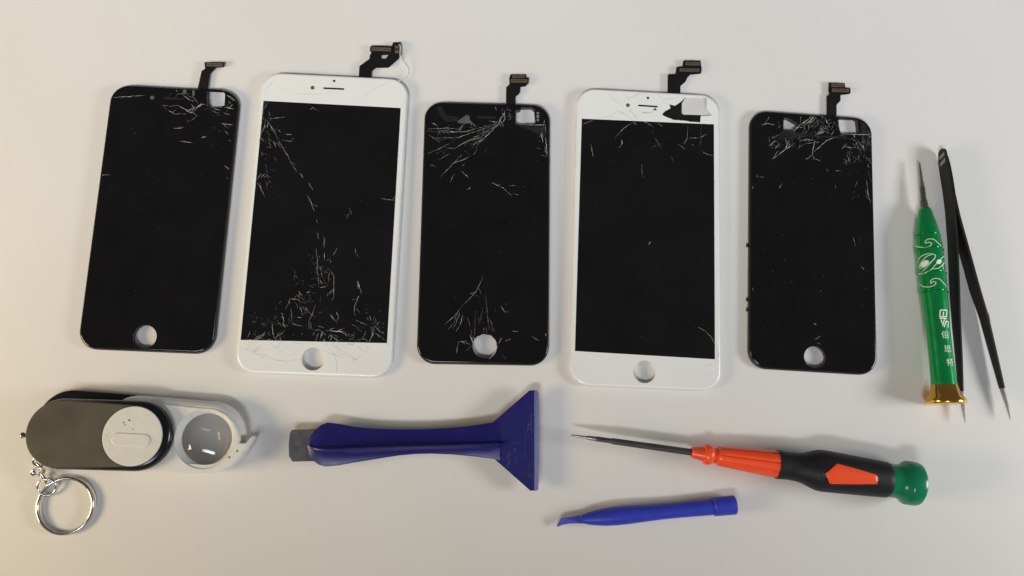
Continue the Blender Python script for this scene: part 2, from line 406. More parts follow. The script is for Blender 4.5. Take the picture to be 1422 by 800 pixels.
cracks(p2, 'cracks', [
    ([[(-36.05,52.7),(-34.38,52.09),(-31.91,49.48),(-29.73,46.52),(-27.46,42.55)],
 [(-27.46,42.55),(-24.89,38.61),(-23.39,35.97),(-20.85,32.38),(-18.94,28.44)],
 [(-18.94,28.44),(-16.09,24.88)],
 [(-14.45,24.29),(-12.33,21.71)],
 [(-9.59,19.17),(-7.21,15.62)],
 [(-35.9,18.27),(-33.8,16.04),(-31.13,10.87)],
 [(-36.05,52.7),(-35.79,57.17),(-34.1,60.01),(-33.61,61.76)],
 [(-32.81,52.52),(-24.53,53.62)],
 [(-12.62,58.35),(-10.15,59.85)],
 [(-34.36,51.75),(-34.58,46.96),(-35.68,44.86),(-36.03,41.45)],
 [(-32.64,50.47),(-33.04,47.72)],
 [(-24.79,41.32),(-19.61,40.76)],
 [(-23.77,44.43),(-20.25,44.61)],
 [(-27.51,46.97),(-25.77,45.35)],
 [(-31.44,40.32),(-30.23,37.33)],
 [(-29.24,40.76),(-27.65,37.12)],
 [(-35.99,19.27),(-33.81,23.37)],
 [(-34.21,20.68),(-32.16,22.78)],
 [(-33.16,56.61),(-31.94,53.59)]], 0.26, 0.35),
    ([[(-9.98,13.07),(-7.22,8.23),(-5.54,4.07)],
 [(-4.26,0.6),(-3.54,-1.83)],
 [(-3.25,-5.67),(-2.77,-8.45),(-1.96,-10.16)],
 [(11.93,6.98),(13.56,3.17)],
 [(27.63,12.46),(34.85,12.15)],
 [(7.29,-13.93),(5.38,-18.18)],
 [(0.16,-8.67),(0.8,-14.56)],
 [(16.28,-13.89),(16.44,-16.32)],
 [(18.2,-30.4),(20.97,-36.79)],
 [(2.99,-24.16),(5.17,-26.48),(6.63,-28.13),(7.08,-34.28),(7.14,-39.74),(6.21,-40.8)],
 [(-3.15,-14.04),(-2.89,-17.5),(-1.96,-20.92),(-1.93,-25.74),(-0.95,-29.82),(-0.26,-34.59)],
 [(-0.03,-24.29),(0.67,-29.07)],
 [(-0.23,-30.48),(1.28,-32.81)],
 [(1.09,-16.63),(1.39,-20.77)],
 [(4.02,-19.97),(4.85,-22.01)],
 [(18.8,-39.26),(20.04,-37.85)]], 0.24, 0.25),
    ([[(-14.45,-40.95),(-11.17,-40.82),(-9.01,-41.65)],
 [(-14.45,-40.95),(-14.23,-43.69)],
 [(-10.3,-36.81),(-7.71,-39.15)],
 [(-6.34,-37.56),(-4.59,-36.88)],
 [(-18.04,-48.1),(-16.51,-48.64)],
 [(-17.4,-48.68),(-15.89,-52.56)],
 [(-19.84,-51.5),(-17.52,-54.43)],
 [(-22.03,-53.71),(-20.56,-60.57)],
 [(-24.95,-57.74),(-27.05,-60.82)],
 [(-28.47,-61.48),(-24.55,-58.92)],
 [(6.69,-30.87),(7.31,-39.45),(6.5,-40.71)],
 [(18.73,-30.37),(20.97,-36.75)],
 [(19.57,-38.34),(17.8,-43.31),(18.43,-48.16)],
 [(9.31,-46.4),(10.77,-49.99)],
 [(6.09,-47.44),(9.06,-51.27)],
 [(-1.39,-43.48),(-2.78,-48.7),(-4.06,-51.48),(-3.43,-55.69)],
 [(0.7,-47.35),(1.85,-46.7)],
 [(-9.85,-49.9),(-7.45,-50.1)],
 [(-12.01,-52.71),(-9.49,-54.42)],
 [(3.19,-56.64),(2,-60.6)],
 [(1.16,-57.32),(-0.01,-61.58)],
 [(4.33,-55.99),(9.71,-56.08),(13.3,-56.24),(16.42,-58.23)],
 [(9.73,-56.38),(13.47,-54.42)],
 [(17.22,-52.46),(19.37,-53.29)],
 [(24.71,-52.47),(22.56,-51.64),(18.85,-49.97)],
 [(25.61,-47.88),(26.36,-50.28)],
 [(28.05,-53.25),(27.25,-59.32)],
 [(28.21,-55.66),(34.46,-59.95)],
 [(29.92,-54.39),(33.66,-56.66)],
 [(28.61,-52.62),(30.56,-54.97)],
 [(28.25,-56.27),(26.13,-60.57)],
 [(4.33,-59.91),(3.57,-61.74)],
 [(8.12,-58.86),(10.62,-60.57)],
 [(-33.77,-61.68),(-30.78,-62.16),(-27.89,-61.33)],
 [(0.61,-54.02),(3.63,-54.51)],
 [(24.33,-42.13),(24.37,-42.74)],
 [(7.3,-43.43),(7.6,-43.42)]], 0.28, 0.4),
    ([[(-29.02,-61.98),(-27.05,-60.82),(-26.06,-61.98)],
 [(-24.29,-61.91),(-21.99,-61.23)],
 [(-16.13,-60.4),(-15.02,-59.46)],
 [(-18.98,-61.71),(-20.32,-59.96)],
 [(-6.09,-44.58),(-4.71,-46.96)],
 [(-7.88,-44.65),(-5.63,-46.69)],
 [(-8.8,-44.38),(-7.61,-47.99)],
 [(-2.96,-34.66),(-4.8,-34.12)],
 [(-0.24,-34.86),(0.94,-34.5),(3.29,-33.79)],
 [(-16.78,-52.59),(-15.05,-55.54)],
 [(-13.16,-45.78),(-12.38,-51.81)]], 0.26, 0.5),
], M_CRACK, 21)
cracks(p2, 'fine_cracks', [(scatter([(-10, -46, 14, 6), (-4, -36, 9, 9), (-3, -26, 5, 8), (28, -51, 6, 6), (-22, -53, 10, 2)], 80, 22, (0.6, 2.2)), 0.15, 0.3),
                           (scatter([(-35, 50, 4, 9), (-33, 26, 3, 9), (-30, 40, 6, 8)], 40, 23, (0.6, 2.4), -1.0), 0.15, 0.2),
                           (scatter([(-2, -59, 30, 0.7)], 26, 26, (0.5, 1.3)), 0.22, 0)], M_CRACKF, 24)
cracks(p2, 'bezel_cracks', [
    ([[(-29.6,-62.12),(-30.62,-63.95)],
 [(7.77,-62.18),(12.15,-65.31),(15.84,-66.97)],
 [(12.51,-62),(16.35,-65.75)],
 [(16.06,-61.56),(19.13,-62.94)],
 [(19.7,-62.62),(24.7,-66.03),(26.29,-62.97)],
 [(15.84,-66.97),(20.19,-69.79),(23.59,-67.27)],
 [(-11.21,-62.61),(-6.43,-63.03),(-1.72,-62.54)],
 [(-31.95,-68.78),(-24.26,-69.08),(-19.36,-71.28),(-12.25,-71.61),(-6.45,-70.2)],
 [(-35.69,-66.54),(-28.53,-67.46),(-21.58,-66)],
 [(3.22,-65.05),(7.54,-67.28),(12.36,-68.29),(17.66,-67.5)],
 [(9.32,-67.21),(11.44,-71.91),(11.27,-77.86)],
 [(-21.83,-63.02),(-19.22,-65.91)],
 [(-17.16,-62.24),(-18.04,-65.86)],
 [(2.84,-75.8),(-0.55,-77.7)],
 [(-38.89,-51.05),(-37.64,-58.23),(-37.97,-64.24)],
 [(34.48,-60.25),(37.01,-62.56)]], 0.20, 0.3),
    ([[(-30.64,69.78),(-18.79,66.67),(-4.92,67.39),(4.01,72.83)],
 [(13.81,65.88),(21.55,72.49),(29.5,76.66)],
 [(-36.19,67.01),(-30,76.03)],
 [(34.75,57.05),(38.2,57.84)]], 0.16, 0.1),
    ([[(-38.79,-32.77),(-39.3,-40.13),(-37.74,-47.37),(-38.43,-52.84)],
 [(-37.26,-36.38),(-38.49,-42.54)]], 0.22, 0.2),
    (scatter([(-22, -66, 14, 7), (12, -64, 12, 6)], 26, 27, (1.2, 4)), 0.14, 0.3)], M_CRACKG, 25, k=1.25)
cracks(p2, 'edge_chips', [([[(-37.36,-75.22),(-35.29,-77.33)],
 [(-32.62,-77.7),(-32.12,-78.04)],
 [(19.63,-61.54),(20.25,-61.88)]], 0.45, 0)], mat('clean_glass_chip', (0.92, 0.91, 0.88), 0.15), 28)

# ---- third screen: black
WIN = [(17.71,66.29),(23,66.44),(24.53,64.89),(25.05,57.95),(24.72,57.25),(16.17,56.66),(14.84,57.32),(14.76,64.6),(17.06,64.88)]
HOME = [(0.81,-59.27)][0]
p3 = phone(2, [WIN], (HOME[0], HOME[1], 5.95, 0.22), rect_plus(0, 0.2, 58.6, 104.2), False)
flex(p3, [(9.63,65.76),(9.57,77.89),(11.32,79.61),(11.07,82.94),(11.77,85.19),(19.86,85.44),(20.19,83.78),(21.56,83.49),(21.37,80.47),(19.71,78.76),(17.1,78.34),(16.82,74.79),(14.55,72.73),(14.63,65.9)],
     [[(12.38,84.51),(19.61,84.73),(19.52,83.17),(12.4,82.95)], [(11.67,82.48),(21.1,82.66),(20.91,80.54),(11.7,80.26)]])
flat_part('scraped_patch', [(-15.68,57.49),(-12.79,59.99),(-10.72,61.3),(-9.39,60.64),(-9.16,58.71),(-7.34,56.69),(-5.47,55.02),(-6.79,55.33),(-8.13,56.67),(-14.68,56.62)], ZT - .2, ZT + 0.05, M_SHARD, p3, 0.02, label='bare grey patch of broken glass')
flat_part('scraped_patch', [(-26.68,64.79),(-24.08,65.56),(-21.32,60.58),(-14.76,60.28),(-15.69,57.84),(-21.23,56.99),(-23.57,58.99)], ZT - .2, ZT + 0.03, M_SHARDD, p3, 0.02, label='scuffed dark patch of broken glass')
flat_part('scraped_patch', [(15.51,56.23),(23.42,55.83),(30.33,56.65),(30.03,52.22),(26.74,51.78),(21.46,54.39)], ZT - .2, ZT + 0.03, M_SHARDD, p3, 0.02)
for P in [[(25.66,63.87),(26.99,63.91),(26.99,62.87),(25.67,62.83)],
 [(25.68,62.34),(27,62.38),(27.01,60.58),(25.69,60.54)],
 [(25.69,60.05),(27.01,60.09),(27.02,59.05),(25.7,59.01)]]: flat_part('silver_contact', P, ZT - .2, ZT + 0.05, M_SILVER, p3, 0.02)
slot_part([(-4.79,60.22),(3.62,60.25)], 0.75, p3, M_SHARDD)
cracks(p3, 'cracks', [
    ([[(3.85,66.37),(4.88,63.97)],
 [(9.15,64.44),(8.86,62),(6.9,60.56)],
 [(6.9,60.56),(6.29,57.42)],
 [(7.61,57.11),(9.22,59.58),(8.86,62)],
 [(4.96,58.42),(6.29,57.42)],
 [(6.62,57.43),(4.68,55.31),(2.1,52.82)],
 [(0.69,58.3),(4.97,57.73)],
 [(15.51,56.51),(30.33,57.06),(30.69,52.24)],
 [(28.03,55.27),(29.07,47.37)],
 [(30.37,50.16),(31.4,41.27)],
 [(29.36,54.27),(28.69,55.29)],
 [(-10.19,61.11),(-9.14,58.02),(-5.8,55.01)]], 0.40, 0.5),
    ([[(-30.49,39.62),(-25.38,42.14),(-19.61,45.23)],
 [(-15.03,44.12),(-7.95,48.42)],
 [(-23.98,26.95),(-18.33,33.16),(-12.65,39.76)],
 [(-18.36,34.52),(-12.25,36.71),(-9.05,38.83)],
 [(-6.79,39.57),(-4.91,43.03)],
 [(-18.42,24.4),(-17.83,26.43),(-16.28,29.16)],
 [(-12.5,33.32),(-11.23,34.7)],
 [(-9.63,20.93),(-7.72,22.32)],
 [(2.9,24.93),(8.77,22.39),(13.37,17.81)],
 [(11.35,23.46),(14.92,23.75)],
 [(18.82,23.18),(20.12,23.34)],
 [(-29.33,33.42),(-27.72,33.6)],
 [(-12.76,30.6),(-9.12,27.32)],
 [(29.74,45.33),(31.41,40.59)],
 [(2.1,52.82),(-2.72,47.88),(-7.23,45.02)]], 0.26, 0.2),
    ([[(6.29,57.42),(-1.54,55.13),(-11.3,52.1),(-21.08,51.49),(-31.19,51.89)],
 [(6.3,57.22),(-3.48,53.35),(-14.49,48.93),(-28.47,48)],
 [(6.3,57.08),(-6.01,49.16),(-15.03,43.99)],
 [(5.98,56.72),(-2.76,49.94),(-12.46,45.56),(-18.54,41.64)],
 [(5.01,55.66),(-0.78,49.3),(-4.62,45.09)],
 [(-31.23,52.92),(-21.14,53.89),(-13.29,53.42)],
 [(-24.37,52.43),(-17.18,51.94),(-13.28,53.08)],
 [(-30.16,49.87),(-24.19,45.92)],
 [(-29.07,57.11),(-25.73,54.45)],
 [(-24.57,36.39),(-19.47,39.92)]], 0.2, 0.35),
    ([[(-1.31,-23.56),(-0.65,-24.84),(-1.87,-27.12),(-4,-31.66),(-7.07,-35.56),(-11.68,-40.43)],
 [(-17.37,-51.29),(-14.95,-48.09),(-12.89,-42.35)],
 [(-15.49,-51.26),(-13.69,-48.07),(-11.95,-42.34)],
 [(-13.9,-52.49),(-11.79,-49.3),(-10.35,-43.58)],
 [(-19.3,-49.12),(-13.8,-43.64),(-11.68,-40.43)],
 [(-12.21,-57.8),(-13.32,-63.13)],
 [(-12.84,-57.49),(-10.66,-57.14),(-7.86,-56.78)],
 [(-8.37,-61.8),(-5.93,-59.26)],
 [(7.18,-58.41),(9.32,-54.92)],
 [(10.91,-56.47),(14.03,-55.47)],
 [(8.45,-38.78),(10.71,-42.56)],
 [(10.33,-37.79),(11.28,-38.41)],
 [(5.32,-40.75),(5.97,-41.69)],
 [(23.44,-53.74),(26.6,-55.58),(28.49,-56.17)],
 [(31.3,-52.34),(31.31,-54.24)],
 [(1.64,-28.66),(1.95,-28.33)],
 [(13.98,-51.69),(17.44,-51.63)],
 [(9.75,-63.38),(11.66,-65.85)]], 0.24, 0.2),
], M_CRACK, 31)
cracks(p3, 'fine_cracks', [
    ([[(0.44,-32.54),(1.53,-40.18),(1.92,-44.63),(2.99,-51.57)],
 [(-4.11,-41.56),(-4.27,-49.17),(-4.48,-54.21)],
 [(-0.67,-40.22),(-1.48,-47.22)],
 [(-2.5,-43.44),(-2.07,-49.13)],
 [(-6.11,-51.09),(-5.36,-56.74)],
 [(0.13,-49.72),(0.52,-53.81)],
 [(1.39,-49.7),(2.09,-53.79)],
 [(2.55,-44.61),(5.82,-52.15)],
 [(-8.13,-44.81),(-6.76,-49.84)],
 [(3.9,-49.66),(5.2,-52.16)],
 [(-9.38,-44.83),(-10.88,-48.02)],
 [(-7.43,-33.33),(-5.25,-32.32)]], 0.2, 0.3),
    (scatter([(-14, 46, 14, 8)], 26, 33, (1.2, 3.5), 0.6), 0.12, 0.1), (scatter([(29, 44, 2, 10), (12, 62, 4, 3)], 24, 34, (0.6, 1.6)), 0.16, 0)], M_CRACKF, 32)
cracks(p3, 'hole_chips', [([[(-6.67,-53.94),(-5.36,-56.74),(-5.02,-57.99)],
 [(-4.78,-54.85),(-3.8,-56.72)],
 [(3.65,-53.76),(4.62,-55.32)],
 [(2.09,-53.79),(1.79,-54.74)],
 [(7.2,-59.67),(6,-62.82),(2.92,-65.67)]], 0.5, 0)], mat('pale_glass_chip', (0.55, 0.54, 0.50), 0.2), 35)

# ---- fourth screen: white, large
BRK = [(7.32,65.56),(8.85,67.54),(11.85,69.32),(11.03,71.53),(14.19,70.86),(17.21,73.15),(19.75,75.97),(21.91,76.45),(23.93,76.21),(26.96,76.59),(28.31,76.18),(30.67,76.45),(31.19,69.84),(33.67,66.6),(28.77,65.84),(27.69,65.57),(27.55,62.34),(21.79,62.37),(21.26,62.69),(13.22,63.09),(9.2,64.4)]
HOME = [(-0.54,-70)][0]
p4 = phone(3, [BRK], (HOME[0], HOME[1], 5.55, 0), [(-35.14,60.82),(34.85,61.59),(34.87,-62.32),(-35.56,-61.2)], True)
flat_part('exposed_backing', [(6.61,65.47),(8.6,68.39),(10.59,72.38),(13.28,71.82),(16.63,73.78),(18.98,76.1),(20.19,76.74),(17.85,72.43),(17.73,66.79),(18.67,66.21),(28.21,66.46),(28.4,62.12),(20.02,62.01),(11.98,62.62)], 1.9, 3.0, M_FLEX, p4, 0.05, label='bare black layer under the broken white glass')
flat_part('bare_pane', [(20.19,76.6),(23.36,77.06),(31.46,77.16),(31.78,69.34),(34.46,66.32),(28.74,65.93),(18.67,66.35),(17.86,67.01),(17.78,72.43)], 2.3, 2.9, M_PANE, p4, 0.05, label='milky bare glass corner')
flat_part('chip', [(2.49,67.54),(3.48,69),(4.63,67.8)], ZT - .2, ZT + .03, M_DARK, p4, 0.02)
flex(p4, [(10.46,76.82),(10.56,88.44),(10.97,88.96),(14.75,89.3),(15.14,93.02),(16.48,93.71),(18.52,93.95),(18.8,96.94),(19.68,97.42),(28.16,97.79),(28.56,94.42),(28.85,93.51),(28.44,90.4),(22.61,89.44),(21.16,87.82),(20,85.3),(17.39,82.7),(17.23,77.2)],
     [[(19.59,96.41),(27.76,96.83),(27.64,94.6),(19.6,94.25)], [(16.28,92.52),(27.76,93.13),(27.64,91.09),(16.29,90.49)]])
disc('camera_window', *[(-10.93,69.63)][0], 1.05, p4, M_SENSOR)
disc('light_sensor', *[(-0.33,74.28)][0], 0.68, p4, M_DARK)
slot_part([(-5.12,69.84),(4.45,69.69)], 0.45, p4, M_DARK)
cracks(p4, 'cracks', [
    ([[(-34.96,57.43),(-31.36,59.37),(-28.41,61.06)],
 [(-16.63,52.54),(-14.03,55.46),(-11.41,58.03),(-8.44,59.8)],
 [(-13.94,50.26),(-13.59,48.56),(-14.23,47.49)],
 [(-30.08,46.98),(-29.35,43.58),(-28.61,40.19)],
 [(4.89,60.67),(7.57,58.87)],
 [(-3.19,37.77),(-2.97,30.61)],
 [(18.61,49.6),(20.74,53.18),(20.93,60.16)],
 [(20.74,53.18),(27.61,53.56)],
 [(15.28,49.42),(16.62,49.15)],
 [(27.94,47.34),(29.6,45.36),(34.26,44.22)],
 [(1.68,46.62),(2.67,48.05)],
 [(23.27,49.86),(23.94,49.54)],
 [(-8.11,60.3),(-6.1,59.02)],
 [(-2.79,60.94),(-0.12,60.74)]], 0.26, 0.1),
    ([[(26.04,-46.54),(30.2,-48.37),(33.16,-51.56),(34.93,-55.02)],
 [(21.27,-42.59),(21.51,-44.01)],
 [(0.68,-5.46),(2.11,-3.55)]], 0.28, 0.1)], M_CRACK, 41)
cracks(p4, 'fine_cracks', [([[(-17.26,50.43),(-16.63,52.54)],
 [(1.92,56.33),(2.61,54.28)],
 [(3.29,52.93),(5.98,48.23),(7.66,46.25)],
 [(11.99,43.04),(13.67,39)],
 [(27.96,61.24),(27.81,47.33)],
 [(-13.9,47.5),(-15.85,45.68)]], 0.18, 0.3)], M_CRACKF, 42)
cracks(p4, 'bezel_cracks', [
    ([[(-28.42,61.27),(-20.14,63.13),(-14.12,61.37)],
 [(-20.14,63.13),(-16.2,66.49),(-11.5,63.96),(-8.12,61)],
 [(-21.72,76.02),(-18.3,71.99),(-13.58,69.44)],
 [(-13.7,77.19),(-10.96,73.11),(-5.65,76.23),(-0.3,77.95)],
 [(-9.54,66.86),(-6.82,63.52),(-2.8,61.64)],
 [(-4.19,66.46),(0.49,66.02),(2.49,67.54)],
 [(-38.14,39.68),(-36.4,35.67)],
 [(36.67,61.72),(37.31,54.78)],
 [(34.87,31.22),(35.85,27.87)],
 [(3.73,78.18),(6.45,74.8),(13.17,73.77)],
 [(-8.22,68.34),(-10.85,65.39)],
 [(5.81,70.53),(7.81,72.05),(11.17,71.54)],
 [(31.21,76.91),(34.04,74.24),(37.39,71.6)],
 [(-37.8,52.08),(-38.17,45.85)]], 0.20, 0.35),
    ([[(35.53,-53.82),(36.09,-60.86),(34.89,-65.59)],
 [(29.57,-65.82),(34.9,-63.84)],
 [(36.11,-56.15),(37.61,-65.48)],
 [(-38.02,3.1),(-37.45,4.36)]], 0.22, 0.2)], M_CRACKG, 43, k=1.25)
cracks(p4, 'break_edges', [([[(17.21,72.72),(19.89,75.98)],
 [(24.6,76.53),(26.29,76.49)],
 [(28.31,76.39),(30.67,76.52),(31.06,70.54)],
 [(28.5,65.97),(33.87,66.62)],
 [(-4.18,65.9),(2.5,65.99)],
 [(6.85,65.32),(13.22,62.95),(21.26,62.55)]], 0.35, 0)], M_CRACKD, 44)

# ---- fifth screen: black
WIN = [(14.46,67.25),(23.31,67.68),(24.66,66.93),(25.53,58.88),(15.69,58.39),(14.73,61.98)]
TRI = [(-15.05,64.4),(-12.68,65.28),(-6.94,62.17),(-11.01,58.01),(-15.06,58.07)]
HOME = [(0.59,-61.05)][0]
p5 = phone(4, [WIN, TRI], (HOME[0], HOME[1], 5.45, 0), rect_plus(0, 0.2, 58.6, 104.2), False)
flex(p5, [(8.81,68.34),(8.94,79.31),(10.43,80.95),(9.95,82.2),(10.26,87.36),(18.86,87.75),(19.07,85.44),(22.01,85.15),(21.86,82.06),(19.25,81.35),(16.55,80.89),(16.4,77.56),(14.26,75.1),(14.18,68.73)],
     [[(10.98,86.75),(18.33,87.09),(18.21,85.13),(10.95,84.74)], [(11.24,84.1),(21.14,84.58),(21,82.46),(11.21,81.89)]])
slot_part([(-3.22,62.23),(6.93,62.26)], 0.6, p5, M_SHARDD)
flat_part('scraped_patch', [(-17.42,55.45),(-15.4,58.05),(-8.66,57.13),(7.55,56.54),(18.38,57.32),(18.36,55.56),(-0.57,55.61),(-18.1,52.26)], ZT - .2, ZT + 0.03, M_SHARDD, p5, 0.02, label='scuffed dark patch of broken glass')
flat_part('scraped_patch', [(26.54,65.65),(29.37,64.44),(30.3,59.93),(26.42,59.65)], ZT - .2, ZT + 0.03, M_SHARDD, p5, 0.02)
for k, (cx, cy) in enumerate([(-33.75,-5.21),(-33.58,-33.68),(-33.55,-38.78)]): flat_part('side_clip', rect_plus(cx + .3, cy, 1.0, 1.5), 0.6, 1.8, M_BFRAME, p5, 0.1)
cracks(p5, 'cracks', [
    ([[(-2.84,68.11),(2.25,68.13),(7.66,66.4)],
 [(0.89,68.03),(-1.85,65.01),(-5.93,61.89),(-10.68,58.04)],
 [(2.24,67.78),(-0.5,64.4),(-4.58,61.64)],
 [(2.92,67.47),(0.86,64.5),(-2.54,62.84)],
 [(-10,57.74),(-7.29,60.39),(-5.93,62.6)],
 [(7.65,66.05),(8.3,63.63)],
 [(1.46,56.11),(4.88,60.21),(6.25,61.36)],
 [(3.16,56.93),(7.6,61.11),(8.94,60.15)],
 [(2.14,56.51),(6.9,58.95),(9.28,59.82)],
 [(-27.19,60),(-23.82,61.16),(-19.44,61.06)],
 [(-21.45,41.6),(-18.77,43.52),(-14.07,47.67),(-12.04,53.39)],
 [(-14.07,47.67),(-10.71,50)],
 [(-19.78,47.61),(-17.76,49.84)],
 [(-21.8,53.39),(-18.43,55.03)],
 [(-22.8,48.79),(-19.44,52.16)],
 [(-6.66,52.03),(-3.28,54.02),(2.11,53.35),(0.74,50.12)],
 [(2.12,53.7),(1.08,51.19),(0.02,45.54),(1.35,42.86)],
 [(0.02,45.54),(-3.36,42.53)],
 [(3.43,49.61),(7.52,53.74),(11.59,55.78),(17.72,58.11)],
 [(1.05,47.35),(4.78,50.75)],
 [(17.72,58.11),(32.32,59.02)],
 [(15.56,49.77),(17.97,52.39)],
 [(25.43,53.62),(27.42,51.66)],
 [(2.25,68.13),(-3.22,62.09)],
 [(31.98,59),(30.93,57.52)]], 0.36, 0.55),
    ([[(7.68,38.46),(8.33,36.78)],
 [(12.37,37.76),(15.39,37.76)],
 [(24.14,38.58),(24.61,38.26)],
 [(-29.77,32.41),(-28.77,31.11)],
 [(-17.45,26.08),(-16.12,28.9)],
 [(29.09,33.75),(29.31,28.27),(30.21,22.86)],
 [(32,28.45),(32.07,25.72)],
 [(31.72,47.09),(32.36,45.04)],
 [(30,45.57),(31.64,42.91)],
 [(27.14,54.44),(28.06,49.61)],
 [(23.75,54.2),(23.36,51.37)],
 [(21.07,56.11),(23.76,54.9)],
 [(-33.08,28.76),(-31.4,24.78)],
 [(-29.77,31.38),(-28.44,32.5)],
 [(12.26,29.84),(12.24,28.12)],
 [(24.04,33.05),(24.16,32.37)]], 0.30, 0.25),
    ([[(0.13,-43.79),(1.64,-44.91)],
 [(0.56,-52.04),(3.93,-50.02)],
 [(1.26,-54),(2.58,-53.42)],
 [(21.31,2.3),(22.28,-1.84)],
 [(24.67,-12.98),(25.7,-12.91)],
 [(-21.23,-18.22),(-20.61,-18.28)],
 [(31.53,-30.82),(32.52,-32.3)],
 [(30.24,-66.76),(31.78,-65.67)],
 [(-31.95,-25.6),(-30.91,-29.64)],
 [(0.14,-18.19),(0.55,-18.37)]], 0.28, 0.1)], M_CRACK, 51)
cracks(p5, 'fine_cracks', [(scatter([(24, 50, 7, 7), (30, 40, 2, 18), (29, 58, 3, 4)], 70, 52, (0.7, 2.4), -1.2), 0.2, 0.2),
                           (scatter([(2, 56, 13, 6), (-16, 53, 10, 6), (6, 62, 9, 3)], 60, 53, (0.7, 2.4), 0.7), 0.18, 0.3),
                           (scatter([(0, 20, 28, 20), (0, -20, 29, 30)], 14, 54, (0.3, 0.7)), 0.14, 0)], M_CRACKF, 55)

# lint and dust caught on the glass, and a few specks on the table
M_DUST = mat('grey_lint', (0.16, 0.155, 0.15), 0.8)
for i, t in enumerate(PHONES):
    w_, h_, r = SIZE[i]
    cracks(t, 'dust', [(scatter([(0, 0, w_ * .42, h_ * .36)], 46, 70 + i, (0.08, 0.30)), 0.20, 0)], M_DUST, 80 + i)
V, F = crack_lines([(scatter([(0, 20, 260, 180)], 70, 91, (0.10, 0.35)), 0.28, 0)], 0.01, 92, 0.04)
part('dust', V, F, mat('brown_lint', (0.36, 0.33, 0.29), 0.8), bpy.data.objects['table_top'], kind='stuff')

# ------------------------------------------------------------------ folding magnifier with its lens swung out
PIV = [(-176.06,-72.84)][0]; LEF = [(-210.52,-71.66)][0]
M_BPLAST = mat('black_gloss_plastic', (0.008, 0.008, 0.011), 0.22, var=0.2, spec=0.5)
M_GUN = mat('rubbed_gunmetal_paint', (0.088, 0.079, 0.061), 0.38, col2=(0.140, 0.122, 0.092), metal=0.55, scale=28, rvar=0.10, bump=0.03, bscale=2500)
M_WPLAST = mat('white_abs_plastic', (0.74, 0.72, 0.69), 0.26, var=0.02, spec=0.5, sss=0.1)
M_DISC = mat('satin_white_button', (0.66, 0.645, 0.61), 0.42, var=0.03, scale=180, bump=0.05, bscale=1500)
mg = thing('folding_magnifier', 'folding pocket magnifier with gunmetal cover and white lens arm swung out', 'magnifier', (PIV[0] + LEF[0]) / 2, (PIV[1] + LEF[1]) / 2)
BL = [(-211.61,-67.42),(-180.44,-69.87)]
q = plate([stadium(BL[0], BL[1], 16.3)], [(1.4, 0), (0.3, 0.6), (0, 1.6), (0, 3.2), (0.3, 3.9), (0.9, 4.2)]); part('back_cover', *q[:2], M_BPLAST, mg, q[2])
q = plate([stadium((LEF[0] + 2, LEF[1]), (LEF[0] + 26, LEF[1] - .5), 13.8)], [(0, 4.0), (0, 10.4)]); part('hinge_core', *q[:2], M_BPLAST, mg, q[2])
q = plate([stadium(LEF, PIV, 16.3)], [(0.7, 10.3), (0.1, 10.8), (0, 11.6), (0.15, 12.6), (0.5, 13.5), (1.1, 14.2), (1.9, 14.7), (2.8, 14.9)]); part('front_cover', *q[:2], M_BPLAST, mg, q[2])
fp = stadium(LEF, PIV, 15.2, r2=14.7)
dc = circle(PIV[0] - 0.9, PIV[1] - 0.1, 13.7, 64)
q = plate([stadium((LEF[0] + .2, LEF[1]), (PIV[0] - 1.2, PIV[1]), 15.5, r2=14.2)], [(0, 13.4), (0.0, 14.9), (0.15, 15.2), (0.5, 15.35)]); part('face_plate', *q[:2], M_GUN, mg, q[2])
q = plate([dc], [(-.35, 15.2), (-.35, 15.42)]); part('button_seam', *q[:2], M_DARK, mg, q[2])
q = plate([dc], bev(15.3, 15.9, 0.3, 3)); b = part('switch_disc', *q[:2], M_DISC, mg, q[2])
SL = [(-183.28,-74.32),(-171.37,-74.98)]
q = plate([stadium(SL[0], SL[1], 3.1)], [(-.05, 15.8), (0.02, 15.95), (0.25, 16.2), (0.6, 16.3)]); part('slider', *q[:2], M_DISC, b, q[2])
M_SPECK = mat('brown_scuff', (0.10, 0.075, 0.05), 0.6)
for k, P in enumerate([[(-178.86,-65.63)],
 [(-181.24,-66.73)],
 [(-180.54,-67.76)],
 [(-176.91,-69.75)]]):
    q = plate([circle(P[0][0], P[0][1], (0.45, 0.4, 0.3, 0.3)[k], 9, jag=.12, seed=k)], [(0, 15.7), (0, 15.93)]); part('scuff', *q[:2], M_SPECK, b)
V, F = crack_lines([([[(-189.84,-72.04),(-189.58,-75.31)],
 [(-189.03,-72.04),(-188.76,-75.32)],
 [(-188.32,-72.25),(-188.08,-75.12)],
 [(-189.21,-72.25),(-187.38,-72.26)],
 [(-177.79,-66.54),(-176.46,-67.78),(-175.67,-67.37)],
 [(-172.89,-66.14),(-171.56,-67.38)],
 [(-179.27,-79.24),(-177.62,-79.45)],
 [(-169.3,-70.27),(-168.68,-70.27)],
 [(-167.89,-72.74),(-167.65,-76.02)],
 [(-167.07,-72.75),(-166.84,-75.82)]], 0.22, 0)], 15.905, 3, 0.03); part('worn_lettering', V, F, mat('rubbed_print', (0.50, 0.48, 0.44), 0.5), b, kind='stuff')
